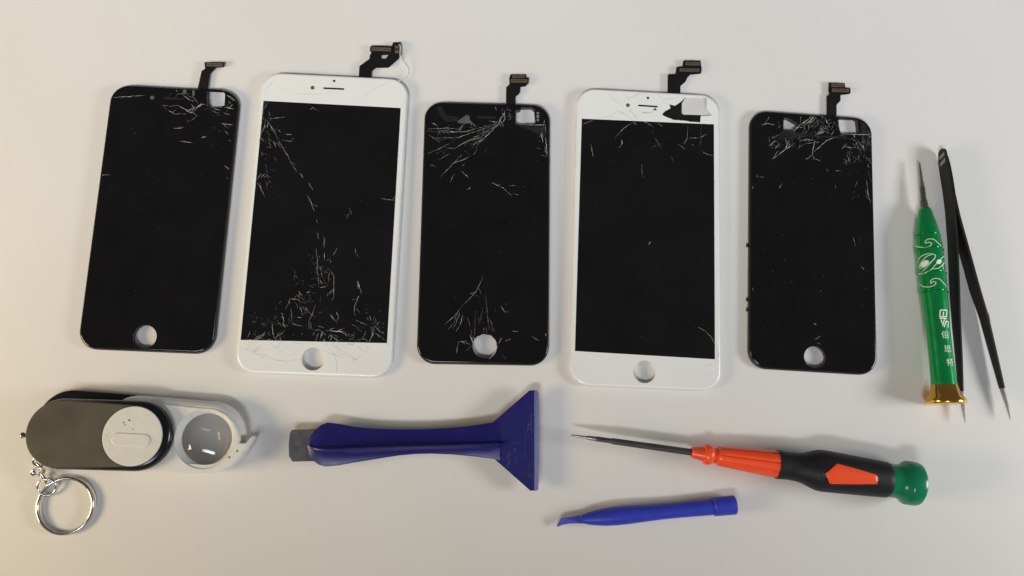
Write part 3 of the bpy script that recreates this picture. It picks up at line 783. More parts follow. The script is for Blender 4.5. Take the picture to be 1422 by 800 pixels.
# lens arm: round pivot end, round lens end with a catch
CAP = [(-144.68,-60.18),(-140.51,-60.78),(-136.25,-62.92),(-132.64,-66.24),(-130.3,-70.25),(-129.25,-74.53),(-129.5,-76.46),(-126.67,-76.48),(-123.8,-72.98),(-123.79,-74.15),(-125.86,-78.46),(-128.95,-83.28),(-133.39,-87.72),(-137.66,-89.6),(-141.12,-90.22)]
LC = [(-146.72,-75.71)][0]; LN = [(-145.88,-74.35)][0]
LR = 12.2
left = [(PIV[0] + 16.2 * math.cos(a), PIV[1] + 16.2 * math.sin(a)) for a in [math.radians(268 - 176 * i / 16) for i in range(17)]]
arm = orient(left + CAP)
q = plate([arm, circle(LN[0], LN[1], LR + 1.7, 64)], [(0.5, 2.0), (0, 2.6), (0, 9.3), (0.2, 9.8), (0.7, 10.0)], hs=0.2)
a_ = part('lens_arm', *q[:2], M_WPLAST, mg, q[2])
AB = [(-179.28,-70.25),(-144.8,-73.1)]
q = plate([stadium(AB[0], AB[1], 16.4), circle(LN[0], LN[1], LR + 1.7, 64)], [(0.6, 1.6), (0, 2.2), (0, 5.6), (0.5, 7.0), (1.6, 8.4), (3.0, 9.3)], hs=0.05)
part('arm_shell', *q[:2], M_WPLAST, a_, q[2])
# funnel round the lens
V, F = [], []; rings = [(LR + 1.75, 9.6), (LR + 1.2, 9.0), (LR + 0.45, 7.2), (LR - 0.4, 6.6), (LR - 0.4, 3.0), (LR + 1.8, 2.2)]
for r, z in rings: V += [(LN[0] + r * math.cos(2 * math.pi * k / 64), LN[1] + r * math.sin(2 * math.pi * k / 64), z) for k in range(64)]
for i in range(len(rings) - 1):
    for k in range(64): l = (k + 1) % 64; F.append((i * 64 + l, i * 64 + k, (i + 1) * 64 + k, (i + 1) * 64 + l))
part('lens_bezel', V, F, M_WPLAST, a_, True)
M_LENS = bpy.data.materials.new('clear_acrylic'); M_LENS.use_nodes = True
_b = M_LENS.node_tree.nodes['Principled BSDF']; _b.inputs['Base Color'].default_value = (0.93, 0.935, 0.92, 1); _b.inputs['Roughness'].default_value = 0.0
_b.inputs['Transmission Weight'].default_value = 1; _b.inputs['IOR'].default_value = 1.49
V, F = [], []; prof = []
for i in range(13): f_ = i / 12; prof.append((max(0.02, (LR - .1) * f_), 6.2 + 3.0 * (1 - f_ * f_)))
prof += [(max(0.02, (LR - .1) * f_), 5.8 - 2.2 * (1 - f_ * f_)) for f_ in [1 - i / 12 for i in range(13)]]
for r, z in prof: V += [(LN[0] + r * math.cos(2 * math.pi * k / 64), LN[1] + r * math.sin(2 * math.pi * k / 64), z) for k in range(64)]
for i in range(len(prof) - 1):
    for k in range(64): l = (k + 1) % 64; F.append((i * 64 + k, (i + 1) * 64 + k, (i + 1) * 64 + l, i * 64 + l))
F += [tuple(range(64)), tuple(range((len(prof) - 1) * 64, len(prof) * 64))[::-1]]
ln = part('lens', V, F, M_LENS, a_, True); ln.data.set_sharp_from_angle(angle=math.radians(40))
for k, P in enumerate([[(-130.3,-80.08)],
 [(-133.83,-82.97)]]):
    q = plate([circle(P[0][0], P[0][1], 0.5, 8)], [(0, 9.8), (0, 10.03)]); part('pin_mark', *q[:2], M_SPECK, a_)
# rivet at the left end
P = [(-228.91,-72.3)][0]
V, F = lathe(Axis((P[0] + 2.4, P[1] - .3, 11.8), (P[0] - .8, P[1], 11.8)), [(0, .9), (2.0, .9), (2.1, 1.5), (2.9, 1.4), (3.2, .6)], 16); part('rivet', V, F, M_STEEL, mg, True)

# ------------------------------------------------------------------ key ring
RC = [(-211.52,-105.41)][0]
kr = thing('key_ring', 'steel split key ring with short chain, beside the black magnifier end', 'key ring', RC[0], RC[1])
R0 = 12.75; path = []
for i in range(145):
    a = math.radians(135 + 720 * i / 144); path.append((RC[0] + R0 * math.cos(a), RC[1] + R0 * math.sin(a), 0.75 + 1.55 * i / 144 + 0.5 * max(0, math.cos(a - math.radians(150)))))
V, F = tube(path, 0.72, 10, flat=1.05); part('split_ring', V, F, M_STEEL, kr, True)
def ring(c, r, wire, tilt, yaw, name, sq=1.0):
    m = Matrix.Rotation(yaw, 3, 'Z') @ Matrix.Rotation(tilt, 3, 'X'); P = []
    for i in range(36):
        a = 2 * math.pi * i / 36; v = m @ Vector((r * math.cos(a), r * sq * math.sin(a), 0)); P.append((c[0] + v.x, c[1] + v.y, c[2] + v.z))
    V, F = tube(P, wire, 8, closed=True); part(name, V, F, M_STEEL, kr, True)
JR = [(-220.31,-96.64)][0]; ring((*JR, 3.0), 4.1, 0.55, 0.35, 0.4, 'jump_ring')
K2 = [(-222.19,-92.25)][0]; ring((*K2, 3.4), 2.9, 0.55, 0.9, -0.95, 'chain_link', 0.62)
K3 = [(-224.24,-89.49)][0]; ring((*K3, 4.4), 2.9, 0.6, 0.5, 0.35, 'chain_link', 0.60)
K5 = [(-223.38,-87.18)][0]; ring((*K5, 5.0), 2.5, 0.55, 0.95, -0.7, 'chain_link', 0.55)
K4 = [(-223.25,-84.6)][0]; ring((*K4, 5.6), 2.9, 0.5, 0.6, 0.3, 'chain_link', 0.85)
V, F = lathe(Axis((K3[0] - 2.9, K3[1] - .6, 4.4), (K3[0] - .6, K3[1] - .2, 4.5)), [(0, .25), (.5, .8), (1.3, .95), (2.0, .7), (2.3, .3)], 12); part('swivel', V, F, M_STEEL, kr, True)

# ------------------------------------------------------------------ wide blue plastic scraper
M_NAVY = mat('navy_nylon', (0.0105, 0.0085, 0.125), 0.36, var=0.10, scale=300, bump=0.06, bscale=1800, spec=0.5)
M_NAVY2 = mat('worn_navy_nylon', (0.045, 0.045, 0.075), 0.45, col2=(0.10, 0.095, 0.10), scale=260, bump=0.2, bscale=900)
UP = [(-98.27,-77.48),(-97.47,-73.95),(-94.52,-70.24),(-91.78,-68.01),(-89,-66.99),(-82.85,-67.76),(-77.16,-68.9),(-69.59,-69.77),(-62.02,-70.17),(-54.45,-70.39),(-46.87,-70.42),(-39.28,-70.26),(-29.78,-69.73),(-20.26,-68.82),(-9.76,-67.16),(-6.41,-66.6)]
LO = [(-98.25,-77.94),(-97.37,-81.36),(-95.37,-84.69),(-92.5,-86.73),(-89.48,-87.66),(-83.15,-87.15),(-76.64,-85.99),(-69.18,-84.83),(-61.7,-83.66),(-54.2,-82.59),(-46.68,-81.98),(-39.13,-81.83),(-29.66,-82.25),(-20.19,-83.13),(-8.99,-84.58),(-6.42,-85.15)]
RI = [(-97.2,-77.53),(-95.49,-78.73),(-93.62,-79.47),(-90.84,-79.75),(-87.6,-79.95),(-81.6,-79.71),(-76.06,-79.37),(-68.65,-79.03),(-61.23,-78.79),(-53.79,-78.55),(-46.34,-78.4),(-38.87,-78.25),(-29.53,-78.02),(-20.16,-77.78),(-9.45,-77.55),(-6.54,-77.47)]
sp = thing('plastic_scraper', 'dark blue plastic scraper with flared trapezoid blade and ridged handle', 'scraper', RI[8][0], RI[8][1])
V, F = [], []; NS = len(UP)
HR = [8.4, 9.6, 11.0, 12.0, 12.8, 13.2, 13.2, 13.2, 13.1, 13.0, 12.8, 12.6, 12.3, 12.0, 11.4, 10.6]
for i in range(NS):
    u, l, r = UP[i], LO[i], RI[i]; zr = HR[i]; zb = 13.0 - min(zr, 11.5)
    lp = lambda a, b, t: (a[0] + (b[0] - a[0]) * t, a[1] + (b[1] - a[1]) * t)
    zz = lambda t: 7.6 + (zr - 7.6) * t
    ring_ = [(*u, 5.4), (*u, 7.4), (*lp(u, r, .15), zz(.03)), (*lp(u, r, .55), zz(.12)), (*lp(u, r, .84), zz(.42)), (*lp(u, r, .965), zz(1.0)),
             (*lp(l, r, .955), zz(1.0)), (*lp(l, r, .78), zz(.42)), (*lp(l, r, .45), zz(.12)), (*lp(l, r, .15), zz(.03)), (*l, 7.4), (*l, 5.4)]
    bot = [(*lp(l, r, .5), 5.4 - (5.4 - max(0, zb - 1.5)) * .3), (*lp(l, r, .95), max(0, zb - 1.5)), (*lp(u, r, .95), max(0, zb - 1.5)), (*lp(u, r, .5), 5.4 - (5.4 - max(0, zb - 1.5)) * .3)]
    V += ring_ + bot
n = 16
for i in range(NS - 1):
    for k in range(n): l = (k + 1) % n; F.append((i * n + k, (i + 1) * n + k, (i + 1) * n + l, i * n + l))
F += [tuple(range(n)), tuple(range((NS - 1) * n, NS * n))[::-1]]
hd = part('handle', V, F, M_NAVY, sp, True); hd.data.set_sharp_from_angle(angle=math.radians(32))
fan = [(-9.77,-67.16),(8.03,-51.94),(10.44,-51.75),(10.05,-99.4),(8.16,-99.48),(-9,-84.54),(-9.58,-75.98)]
q = plate([fan], [(0.3, 4.6), (0, 5.0), (0, 7.1), (0.3, 7.4)]); bl = part('blade', *q[:2], M_NAVY, sp)
ed = [(10.41,-51.71),(12.05,-51.81),(12.71,-53.54),(12.11,-98.38),(11.54,-99.39),(10.02,-99.47)]
zt = [7.35, 6.6, 6.2, 6.2, 6.6, 7.35]
V = [(x, y, z) for (x, y), z in zip(ed, zt)] + [(x, y, 4.9) for x, y in ed]
F = [(0, 5, 4, 3, 2, 1), (6, 7, 8, 9, 10, 11)] + [(i, (i + 1) % 6, 6 + (i + 1) % 6, 6 + i) for i in range(6)]
part('blade_edge', V, F, mat('lit_blue_edge', (0.075, 0.085, 0.26), 0.5, var=0.25, scale=700, bump=0.3, bscale=1500), sp, label='rough bevelled edge coloured lighter blue as if lit')  # lighter blue paints in the light that the bevel catches
tabp = [(-92.75,-70.06),(-106.16,-70.39),(-107.03,-72.06),(-107.36,-77.26),(-106.93,-82.81),(-105.24,-85.31),(-92.19,-85.1)]
q = plate([tabp], [(0.2, 5.2), (0, 5.5), (0, 6.1), (0.25, 6.4)]); part('pry_tip', *q[:2], M_NAVY2, sp, label='worn greyish pry tip')
def bar(a, b, w_, z0, z1):
    d = Vector((b[0] - a[0], b[1] - a[1])).normalized(); nrm = Vector((-d.y, d.x)) * w_ / 2
    P = [(a[0] + nrm.x, a[1] + nrm.y), (b[0] + nrm.x, b[1] + nrm.y), (b[0] - nrm.x, b[1] - nrm.y), (a[0] - nrm.x, a[1] - nrm.y)]
    q = plate([P], [(0, z0), (w_ * .25, z1)]); return q[0], q[1]
for A in [[(-6.72,-68.11),(-6.63,-75.61)],
 [(-6.72,-79.35),(-6.63,-83.81)]]: part('moulded_line', *bar(A[0], A[1], 0.45, 7.0, 7.75), M_NAVY, sp)
A = [(-7.41,-77.64),(-1.43,-75.89)]
V = []; F = []
d_ = Vector((A[1][0] - A[0][0], A[1][1] - A[0][1])).normalized(); nn = Vector((-d_.y, d_.x)) * .4
V = [(A[0][0] + nn.x * 2, A[0][1] + nn.y * 2, 7.3), (A[0][0] - nn.x * 2, A[0][1] - nn.y * 2, 7.3), (A[0][0], A[0][1], 9.8), (A[1][0] + nn.x, A[1][1] + nn.y, 7.3), (A[1][0] - nn.x, A[1][1] - nn.y, 7.3), (A[1][0], A[1][1], 7.5)]
part('rib_end', V, [(0, 2, 5, 3), (2, 1, 4, 5), (0, 1, 2), (3, 5, 4), (0, 3, 4, 1)], M_NAVY, sp)
rd = random.Random(7); ms = []
for cx, y0, y1, w_, st in ((345, 205, 330, 16, 17), (352, 370, 650, 4, 11), (330, 560, 640, 14, 26), (300, 290, 525, 6, 13), (325, 270, 330, 14, 15), (228, 400, 420, 22, 20), (232, 450, 470, 26, 20), (232, 505, 530, 16, 24), (180, 470, 570, 18, 14)):
    y_ = y0
    while y_ < y1:
        for k in range(3 if w_ > 8 else 1):
            a = (cx + rd.uniform(-w_ / 2, w_ / 2), y_ + rd.uniform(0, st * .7)); an = rd.choice((0, 0, 1.57, 1.57, .8)); l = rd.uniform(.35, .6) * (w_ if w_ > 8 else 9)
            ms.append((a, (a[0] + l * math.cos(an), a[1] + l * math.sin(an))))
        y_ += st
FO = [(-14.85,-49.34),(-8.05,-49.35),(-14.83,-56.07)]
fx = lambda p: (FO[0][0] + (FO[1][0] - FO[0][0]) * p[0] / 100 + (FO[2][0] - FO[0][0]) * p[1] / 100, FO[0][1] + (FO[1][1] - FO[0][1]) * p[0] / 100 + (FO[2][1] - FO[0][1]) * p[1] / 100)
V, F = join(*[bar(fx(a), fx(b), 0.24, 7.3, 7.5) for a, b in ms])
part('moulded_marks', V, F, mat('rubbed_blue_marks', (0.13, 0.13, 0.28), 0.5), bl, kind='stuff')

# ------------------------------------------------------------------ small blue pick
M_BLUE = mat('blue_nylon', (0.030, 0.044, 0.46), 0.42, var=0.08, scale=300, bump=0.08, bscale=1500, spec=0.4)
A = [(33.09,-113.08),(107.46,-106.95)]
pk = thing('opening_pick', 'small bright blue plastic opening pick with round socket end', 'pick', (A[0][0] + A[1][0]) / 2, (A[0][1] + A[1][1]) / 2)
ax = Axis((*A[0], 4.5), (*A[1], 4.6)); Lp = ax.L
pp = [(0, 1.9), (.02, 2.4), (.05, 3.0), (.09, 3.55), (.15, 4.1), (.22, 4.35), (.30, 4.3), (.40, 3.95), (.50, 3.65), (.60, 3.6), (.70, 3.65), (.80, 3.75), (.862, 3.85)]
lathe_part('shaft', ax, [(t * Lp, r) for t, r in pp], M_BLUE, pk, 40)
lathe_part('socket', ax, [(.855 * Lp, 4.0), (.862 * Lp, 4.45), (.99 * Lp, 4.6), (Lp, 4.4), (Lp, 3.2), (.93 * Lp, 3.0)], M_BLUE, pk, 40)
TP = [(34.45,-111.32),(29.65,-111.99),(23.74,-112.65),(23.15,-113.07),(21.05,-116.17),(21.33,-116.74),(24.29,-115.63),(27.39,-114.95),(33.65,-115)]
n = len(TP); zt = [5.6, 5.0, 4.2, 4.0, 2.6, 2.6, 3.4, 4.6, 5.6]; zb = [3.4, 3.2, 2.6, 2.6, 2.0, 2.0, 2.2, 3.0, 3.4]
V = [(x, y, z) for (x, y), z in zip(TP, zt)] + [(x, y, z) for (x, y), z in zip(TP, zb)]
tr = tessellate_polygon([[Vector((x, y, 0)) for x, y in TP]])
F = [tuple(t) for t in tr] + [tuple(n + k for k in t[::-1]) for t in tr] + [(i, (i + 1) % n, n + (i + 1) % n, n + i) for i in range(n)]
part('hooked_tip', V, F, M_BLUE, pk)

# ------------------------------------------------------------------ orange screwdriver
A0 = [(27.67,-73.43)][0]; A1 = [(197.1,-97.56)][0]
M_ORANGE = mat('orange_plastic', (0.95, 0.090, 0.025), 0.30, var=0.04, scale=200, spec=0.5, sss=0.05)
M_RUBBER = mat('black_rubber', (0.011, 0.011, 0.015), 0.52, spec=0.3, var=0.15, scale=300, bump=0.1, bscale=2500)
M_GREENP = mat('green_plastic', (0.004, 0.20, 0.095), 0.24, var=0.06, scale=200, spec=0.5, sss=0.05)
od = thing('screwdriver', 'orange and black screwdriver with green rotating cap and thin dark blade', 'screwdriver', (A0[0] + A1[0]) / 2, (A0[1] + A1[1]) / 2)
ax = Axis((*A0, 8.6), (*A1, 10.45)); L_ = ax.L
fr = lambda zx: (940 + zx / 3.95 - 792.3) / 486.4 * L_
f7 = lambda zx: (760 + zx / 4.707 - 792.3) / 486.4 * L_
sh = lathe_part('blade', ax, [(f7(152), .25), (f7(175), .55), (f7(255), .75), (f7(265), 1.0), (f7(275), 1.1), (f7(318), 1.15)], M_GSTEEL, od, 16)
lathe_part('shank', ax, [(f7(316), 1.25), (f7(322), 1.35), (f7(418), 1.4), (f7(424), 1.68), (f7(434), 1.72), (f7(700), 1.8), (f7(945), 1.85)], M_DSTEEL, od, 6)
G8 = lambda t, a: 1 - (0.12 * max(0, math.cos(8 * (a + 0.2))) ** 4 if fr(232) < t < fr(535) else 0)
og = [(fr(78), 2.3), (fr(80), 2.55), (fr(146), 3.6), (fr(149), 4.6), (fr(156), 4.95), (fr(178), 4.8), (fr(190), 4.3), (fr(196), 3.7), (fr(218), 3.75), (fr(222), 4.4), (fr(231), 4.6)]
og += [(fr(233 + k * 30), 4.62 + 1.9 * k / 10.4) for k in range(11)] + [(fr(560), 6.45)]
lathe_part('collar', ax, og, M_ORANGE, od, 96, G8, label='bright orange ribbed collar')
blk = [(fr(543), 6.3), (fr(546), 6.85), (fr(560), 6.9), (fr(600), 6.6), (fr(650), 6.7), (fr(690), 7.3), (fr(730), 8.7), (fr(765), 9.7), (fr(800), 9.95), (fr(860), 9.75), (fr(950), 9.35), (fr(1050), 8.95), (fr(1120), 8.6), (fr(1145), 8.45), (fr(1152), 8.1)]
lathe_part('grip', ax, blk, M_RUBBER, od, 64)
lathe_part('cap', ax, [(fr(1148), 8.0), (fr(1155), 8.05), (fr(1190), 7.95), (fr(1212), 8.2), (fr(1228), 8.9), (fr(1242), 10.0), (fr(1252), 10.4), (fr(1300), 10.45), (fr(1316), 10.0), (fr(1326), 8.8), (fr(1333), 6.5), (fr(1337), 3.2), (fr(1338), .3)], M_GREENP, od, 64, label='green rotating end cap')
# orange window set into the rubber, curved with it
def skin(ax, prof, poly, lift, a0):
    """patch lying on a turned surface: poly = (t mm, arc mm) outline; returns raised solid"""
    cx = sum(p[0] for p in poly) / len(poly); cy = sum(p[1] for p in poly) / len(poly)
    V, F = [], []; n = 40; per = []
    tot = [math.dist(poly[i], poly[(i + 1) % len(poly)]) for i in range(len(poly))]; Tt = sum(tot)
    for k in range(n):
        d = Tt * k / n; i = 0
        while d > tot[i]: d -= tot[i]; i += 1
        a, b = poly[i], poly[(i + 1) % len(poly)]; t = d / tot[i]; per.append((a[0] + (b[0] - a[0]) * t, a[1] + (b[1] - a[1]) * t))
    for s, lf in ((0.02, lift), (.35, lift), (.7, lift), (.93, lift), (1.0, lift * .6), (1.0, -.3)):
        for p in per:
            t = cx + (p[0] - cx) * s; y = cy + (p[1] - cy) * s; r = interp(prof, t); V.append(ax.at(t, r + lf, a0 + y / r))
    for i in range(5):
        for k in range(n): l = (k + 1) % n; F.append((i * n + k, i * n + l, (i + 1) * n + l, (i + 1) * n + k))
    F.append(tuple(range(n))[::-1]); return V, F
ax_y = lambda zx: 150 + (zx - 78) * 180 / 1260
dp = [(fr(x), (y - ax_y(x)) / 3.95 / 2.83 * 1.06) for x, y in ((768, 270), (828, 221), (940, 250), (1046, 280), (1053, 326), (930, 327), (800, 326))]
V, F = skin(ax, blk, [(t, y) for t, y in dp], 0.25, -0.10); part('window_inset', V, F, M_ORANGE, od, True, label='orange arrow shaped inset in the grip')
rim = [(t + (t - fr(920)) * .07, y * 1.0 + (y - 0.2) * .16) for t, y in dp]
V, F = skin(ax, blk, rim, 0.10, -0.10); part('window_rim', V, F, M_BPLAST, od, True)

# ------------------------------------------------------------------ green precision screwdriver
T0 = [(215.02,67.26)][0]; T1 = [(214.07,-59)][0]
M_GREEN = mat('green_anodised_metal', (0.005, 0.34, 0.085), 0.22, metal=0.55, var=0.08, scale=200, coat=0.4)
M_GOLD = mat('polished_gold_metal', (0.85, 0.46, 0.09), 0.18, metal=1.0, var=0.06)
M_PRINT = mat('white_engraving', (0.62, 0.72, 0.60), 0.5)
M_PRINTW = mat('white_print', (0.80, 0.82, 0.80), 0.5)
gd = thing('precision_screwdriver', 'slim green engraved metal screwdriver with gold end cap and fine tip', 'screwdriver', (T0[0] + T1[0]) / 2, (T0[1] + T1[1]) / 2)
ax = Axis((*T0, 4.2), (*T1, 9.25)); L_ = ax.L
ft = lambda py: (py - 225.4) / 335.2 * L_
k_ = 1 / 2.80
lathe_part('blade', ax, [(ft(225.4), .2), (ft(229), .45), (ft(250), .8), (ft(255), .85), (ft(256), 1.15), (ft(262.5), 1.2)], M_GSTEEL, gd, 20)
lathe_part('bit_sleeve', ax, [(ft(262), 1.3), (ft(280), 1.35), (ft(281), 1.75), (ft(293), 1.8)], M_DSTEEL, gd, 20)
gp = [(291.5, 5.6), (292.5, 6.6), (296, 8.6), (305, 10.8), (318, 13.6), (330, 15.8), (331, 15.9), (331.2, 14.5), (332, 14.7), (332.7, 17.1), (334.1, 17.1), (334.5, 16.3), (343, 17.2), (351, 17.7), (351.2, 16.4), (352, 16.6), (352.7, 19.0), (354.1, 19.0), (354.5, 17.8), (368, 18.0), (384, 17.9), (384.2, 16.6), (385, 16.8), (385.7, 19.2), (387.1, 19.2), (387.5, 17.9), (400, 17.8), (410, 17.6), (410.2, 16.3), (411, 16.5), (411.7, 18.9), (413.1, 18.9), (413.5, 17.4), (425, 17.0), (442, 16.3), (470, 15.6), (495, 15.5), (520, 16.0), (536, 16.6)]
gprof = [(ft(a), r * k_) for a, r in gp]
lathe_part('handle', ax, gprof, M_GREEN, gd, 64, sharp=50)
lathe_part('end_cap', ax, [(ft(535.5), 16.9 * k_), (ft(540), 17.6 * k_), (ft(546), 19.6 * k_), (ft(551), 22.4 * k_), (ft(554.5), 25.0 * k_), (ft(556), 25.7 * k_), (ft(558.5), 25.9 * k_), (ft(560), 25.2 * k_), (ft(560.8), 23.0 * k_), (ft(560.9), 5 * k_)], M_GOLD, gd, 64, sharp=50, label='polished gold flared end cap')
VIEW = 0.52                    # engraving sits on the upper left flank
# which way round is left: e2 points right of travel
sgn = 1 if ax.e2.x > 0 else -1
def on_handle(t, frac): return t * L_, sgn * (math.asin(frac) - VIEW)
def strokes(lines, w_, lift=0.05):
    V, F = [], []
    for P in lines:
        Q = curve_pts([(p[0], p[1], 0) for p in P], 6); k0 = len(V); m = len(Q); pts = []
        for q_ in Q:
            t, a = on_handle(q_.x, max(-.985, min(.985, q_.y))); pts.append((t, a, interp(gprof, t)))
        for i, (t, a, r) in enumerate(pts):
            a2 = pts[max(0, i - 1)]; b2 = pts[min(m - 1, i + 1)]; d = Vector((b2[0] - a2[0], (b2[1] - a2[1]) * r))
            if d.length < 1e-6: d = Vector((1, 0))
            d.normalize()
            for sg in (-1, 1): V.append(ax.at(t - sg * d.y * w_ / 2, r + lift, a + sg * d.x * w_ / 2 / r))
        for i in range(m - 1): a = k0 + 2 * i; F.append((a, a + 1, a + 3, a + 2))
    return V, F
SW = [[(0.3575,-0.98),(0.3696,-0.714),(0.3759,-0.309),(0.373,0.091),(0.3624,0.209),(0.3575,0.004),(0.3599,-0.188),(0.3517,-0.22),(0.3439,0.034),(0.3469,0.409),(0.3624,0.694),(0.3769,0.942)],
 [(0.5199,-0.929),(0.5344,-0.684),(0.5393,-0.282),(0.5344,0.095),(0.5247,0.207),(0.5199,0.034),(0.5262,-0.135),(0.5165,-0.143),(0.5078,0.105),(0.5102,0.466),(0.5247,0.711),(0.5393,0.938)]]
EY = [[(0.4351,-0.934),(0.4157,-0.756),(0.406,-0.37),(0.406,0.087),(0.4133,0.373),(0.4278,0.27),(0.4423,-0.08),(0.4569,-0.522),(0.4545,-0.837),(0.4375,-0.71),(0.4157,-0.253),(0.4099,0.124)],
 [(0.4763,-0.975),(0.4826,-0.53),(0.469,0.002),(0.4399,0.519),(0.4133,0.98)],
 [(0.4205,0.376),(0.4448,-0.039),(0.469,-0.547),(0.4811,-0.847)],
 [(0.469,0.093),(0.4641,0.561),(0.4375,0.98)],
 [(0.4423,0.926),(0.4593,0.8),(0.4787,0.943)]]
V, F = strokes(SW + EY, 0.42); part('engraved_scrolls', V, F, M_PRINT, gd, True, label='pale engraved wave scrolls')
for i_, E_ in enumerate([[(0.4496,-0.8),(0.4351,-0.614),(0.4288,-0.326),(0.4336,-0.108),(0.4448,-0.177),(0.4559,-0.474)],
 [(0.4423,0.377),(0.4312,0.492),(0.4293,0.678),(0.4365,0.782),(0.4472,0.669),(0.4496,0.481)]]):
    P = [on_handle(t, f_) for t, f_ in E_]; poly = [(t, a * interp(gprof, t)) for t, a in P]
    V, F = skin(ax, gprof, poly, 0.07, 0.0); part('engraved_eye', V, F, M_PRINTW, gd)
def txt(ch, size):
    c = bpy.data.curves.new('glyph', 'FONT'); c.body = ch; c.size = size; o_ = bpy.data.objects.new('glyph', c); COL.objects.link(o_)
    dg = bpy.context.evaluated_depsgraph_get(); me = bpy.data.meshes.new_from_object(o_.evaluated_get(dg))
    Vv = [tuple(v.co) for v in me.vertices]; Ff = [tuple(p.vertices) for p in me.polygons]
    bpy.data.objects.remove(o_); bpy.data.curves.remove(c); bpy.data.meshes.remove(me)
    cx = (max(v[0] for v in Vv) + min(v[0] for v in Vv)) / 2; cy = (max(v[1] for v in Vv) + min(v[1] for v in Vv)) / 2
    return [(v[0] - cx, v[1] - cy) for v in Vv], Ff
for ch, P in zip('\u500d\u601d\u7279', [[(0.7323,0.523)],
 [(0.7877,0.595)],
 [(0.841,0.654)]]):
    t0, a0 = on_handle(*P[0]); tv, tf = txt(ch, 4.0); r = interp(gprof, t0)
    part('printed_character', [ax.at(t0 - y, r + .08, a0 + sgn * x / r) for x, y in tv], tf, M_PRINTW, gd)
LG = [[(0.6359,0.32),(0.6347,0.821)],
 [(0.6347,0.821),(0.6605,0.741)],
 [(0.6359,0.32),(0.6618,0.233)],
 [(0.6626,0.231),(0.6609,0.74)],
 [(0.6421,0.542),(0.6585,0.492)],
 [(0.6675,0.195),(0.6687,0.758)],
 [(0.6728,0.31),(0.688,0.362)],
 [(0.6716,0.566),(0.6987,0.381)],
 [(0.679,0.678),(0.7036,0.481)],
 [(0.679,0.678),(0.6831,0.847),(0.7036,0.772)]]
V, F = strokes(LG, 0.55, 0.08); part('printed_logo', V, F, M_PRINTW, gd)

# ------------------------------------------------------------------ tweezers
M_TWZ = mat('black_coated_steel', (0.012, 0.011, 0.010), 0.45, var=0.3, spec=0.25, scale=400, bump=0.12, bscale=1400)
def band(path, th, hts, zc=4.1, side=1):
    """upright strip: path 2D, thickness th list, height list"""
    V, F = [], []; m = len(path)
    for i, p in enumerate(path):
        a = Vector(path[max(0, i - 1)]); b = Vector(path[min(m - 1, i + 1)]); d = (b - a).normalized(); nr = Vector((-d.y, d.x)) * side
        if nr.x < 0: nr = -nr
        h = hts[i]; t = th[i]
        for off, z in ((0, zc - h / 2 + .15), (0, zc + h / 2 - .15), (.15, zc + h / 2), (t - .15, zc + h / 2), (t, zc + h / 2 - .15), (t, zc - h / 2 + .15), (t - .15, zc - h / 2), (.15, zc - h / 2)):
            V.append((p[0] + nr.x * off, p[1] + nr.y * off, z))
    n = 8
    for i in range(m - 1):
        for k in range(n): l = (k + 1) % n; F.append((i * n + k, i * n + l, (i + 1) * n + l, (i + 1) * n + k))
    F += [tuple(range(n))[::-1], tuple(range((m - 1) * n, m * n))]
    return V, F
# joint end: rounded upright end shared by both arms
LA = [(227.52,73.33),(227.45,68.28),(227.77,61.99),(228.4,51.58),(228.63,41.26),(228.24,24.91),(226.88,0.79)] + [(225.97,-17.34),(225.51,-34.81)] + [(224.83,-52.53)]
RA = [(228.13,69.68),(228.54,64.53),(229.14,58.37),(230.34,49.2),(232.02,37.07),(234.29,24.07),(238.65,-0.56)] + [(241.94,-15.21)] + [(244.74,-33.37)] + [(247.5,-51.13)]
tw = thing('tweezers', 'pair of black pointed tweezers lying open beside the green screwdriver', 'tweezers', LA[4][0], LA[4][1])
HT = [1.4, 3.2, 4.8, 6.2, 7.6, 8, 8, 8, 8, 8, 6.7, 5.3, 3.7]
TH = [.7, .8, .9, 1.0, 1.2, 1.3, 1.3, 1.2, 1.2, 1.1, 1.1, 1.1, 1.0]
def la_x(y):
    for a, b in zip(LA, LA[1:]):
        if b[1] <= y <= a[1]: return a[0] + (b[0] - a[0]) * (y - a[1]) / (b[1] - a[1])
    return LA[0][0] + (LA[1][0] - LA[0][0]) * (y - LA[0][1]) / (LA[1][1] - LA[0][1])
RAo = [(max(x - 1.25, la_x(y) + 0.75), y) for x, y in RA]
def round_end(P):
    d = (Vector(P[0]) - Vector(P[1])).normalized(); return [tuple(Vector(P[0]) + d * k) for k in (1.5, 1.2, .65)] + P
LA = round_end(LA); RAo = round_end(RAo); RA = [None] * 3 + RA
la = part('arm', *band(LA, TH, HT), M_TWZ, tw, label='left arm running beside the screwdriver handle')
ra = part('arm', *band(RAo, TH, HT), M_TWZ, tw, label='right arm spread outwards with a chipped coating')
TL = [LA[-1]] + [(225.06,-57.78),(225.74,-68.25)]; TR = [RAo[-1]] + [(248.03,-59.25),(249.05,-66.64)]
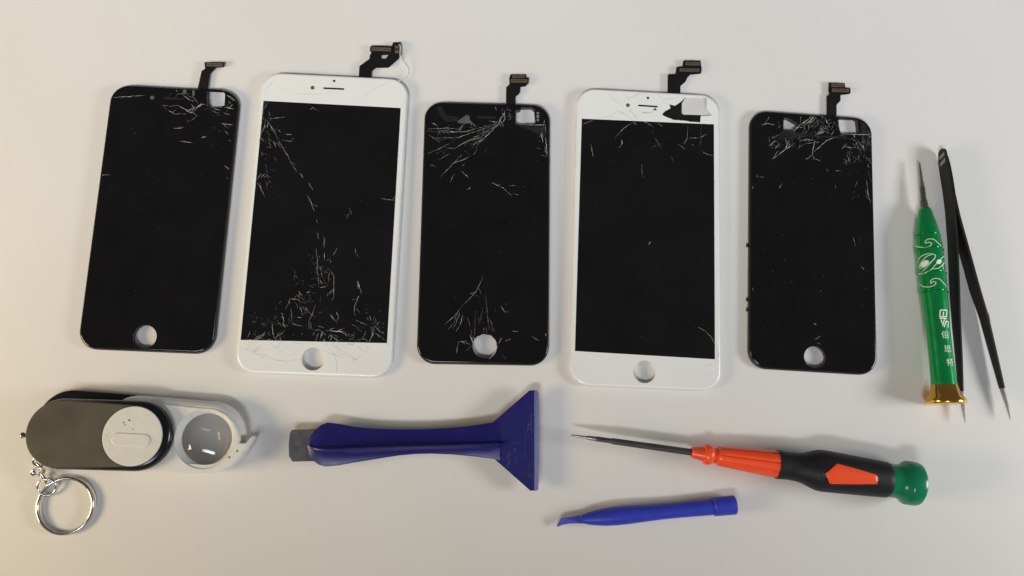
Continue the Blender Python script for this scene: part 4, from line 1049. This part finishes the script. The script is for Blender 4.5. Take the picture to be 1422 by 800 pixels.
TL[1] = ((TL[0][0] + TL[2][0]) / 2, (TL[0][1] + TL[2][1]) / 2)
part('steel_tip', *band(TL, [.9, .75, .35], [3.2, 2.0, .5]), M_GSTEEL, la); part('steel_tip', *band(TR, [.9, .75, .35], [3.2, 2.0, .5]), M_GSTEEL, ra)
# spacer that welds the arms together at the top
jn = [((LA[i][0] + RAo[i][0]) / 2, (LA[i][1] + RAo[i][1]) / 2) for i in (1, 3, 4)]
V, F = band(jn, [max(.4, .2 + RAo[i][0] - LA[i][0]) for i in (1, 3, 4)], [2.9, 5.9, 7.2]); part('joint', V, F, M_TWZ, tw)
# worn print on the outer face near the joint
M_WORN = mat('worn_silver_print', (0.30, 0.27, 0.23), 0.5, var=0.3, scale=900)
def along(path, s_, off):
    for a, b in zip(path, path[1:]):
        l = math.dist(a, b)
        if s_ <= l or b is path[-1]:
            d = (Vector(b) - Vector(a)) / l; q_ = Vector(a) + d * s_; nr = Vector((-d.y, d.x)); nr = nr if nr.x < 0 else -nr
            return q_.x + nr.x * off, q_.y + nr.y * off
        s_ -= l
def face_quad(s0, s1, z0, z1, sl=1.2):
    P = [(s0, z0), (s0 + .65, z0), (s0 - sl + .65, z1), (s0 - sl, z1)]
    return [(*along(LA, s_, .06), z) for s_, z in P]
ms = []
for s in (2.2, 3.2, 5.8, 6.8):
    ms.append((face_quad(s + 1.6, s + 1.6, 1.9, 6.6), [(0, 1, 2, 3)]))
ms.append(([(*along(LA, a, .06), z) for a, z in ((6.0, 6.1), (7.6, 6.1), (7.4, 6.7), (5.8, 6.7))], [(0, 1, 2, 3)]))
V, F = join(*ms); part('worn_print', V, F, M_WORN, la)
ch = [(Vector(RA[10]) + Vector((dx, dy))) for dx, dy in ((0, 0), (-.5, 1.6))]
V, F = crack_lines([([[(c.x - 1.1, c.y + .3), (c.x - .1, c.y - .2)] for c in ch] + [[(ch[0].x - .2, ch[0].y + 2.5), (ch[0].x + .05, ch[0].y - 1.5)]], .5, .5)], 7.35, 9, .1); part('coating_chip', V, F, M_GSTEEL, ra)
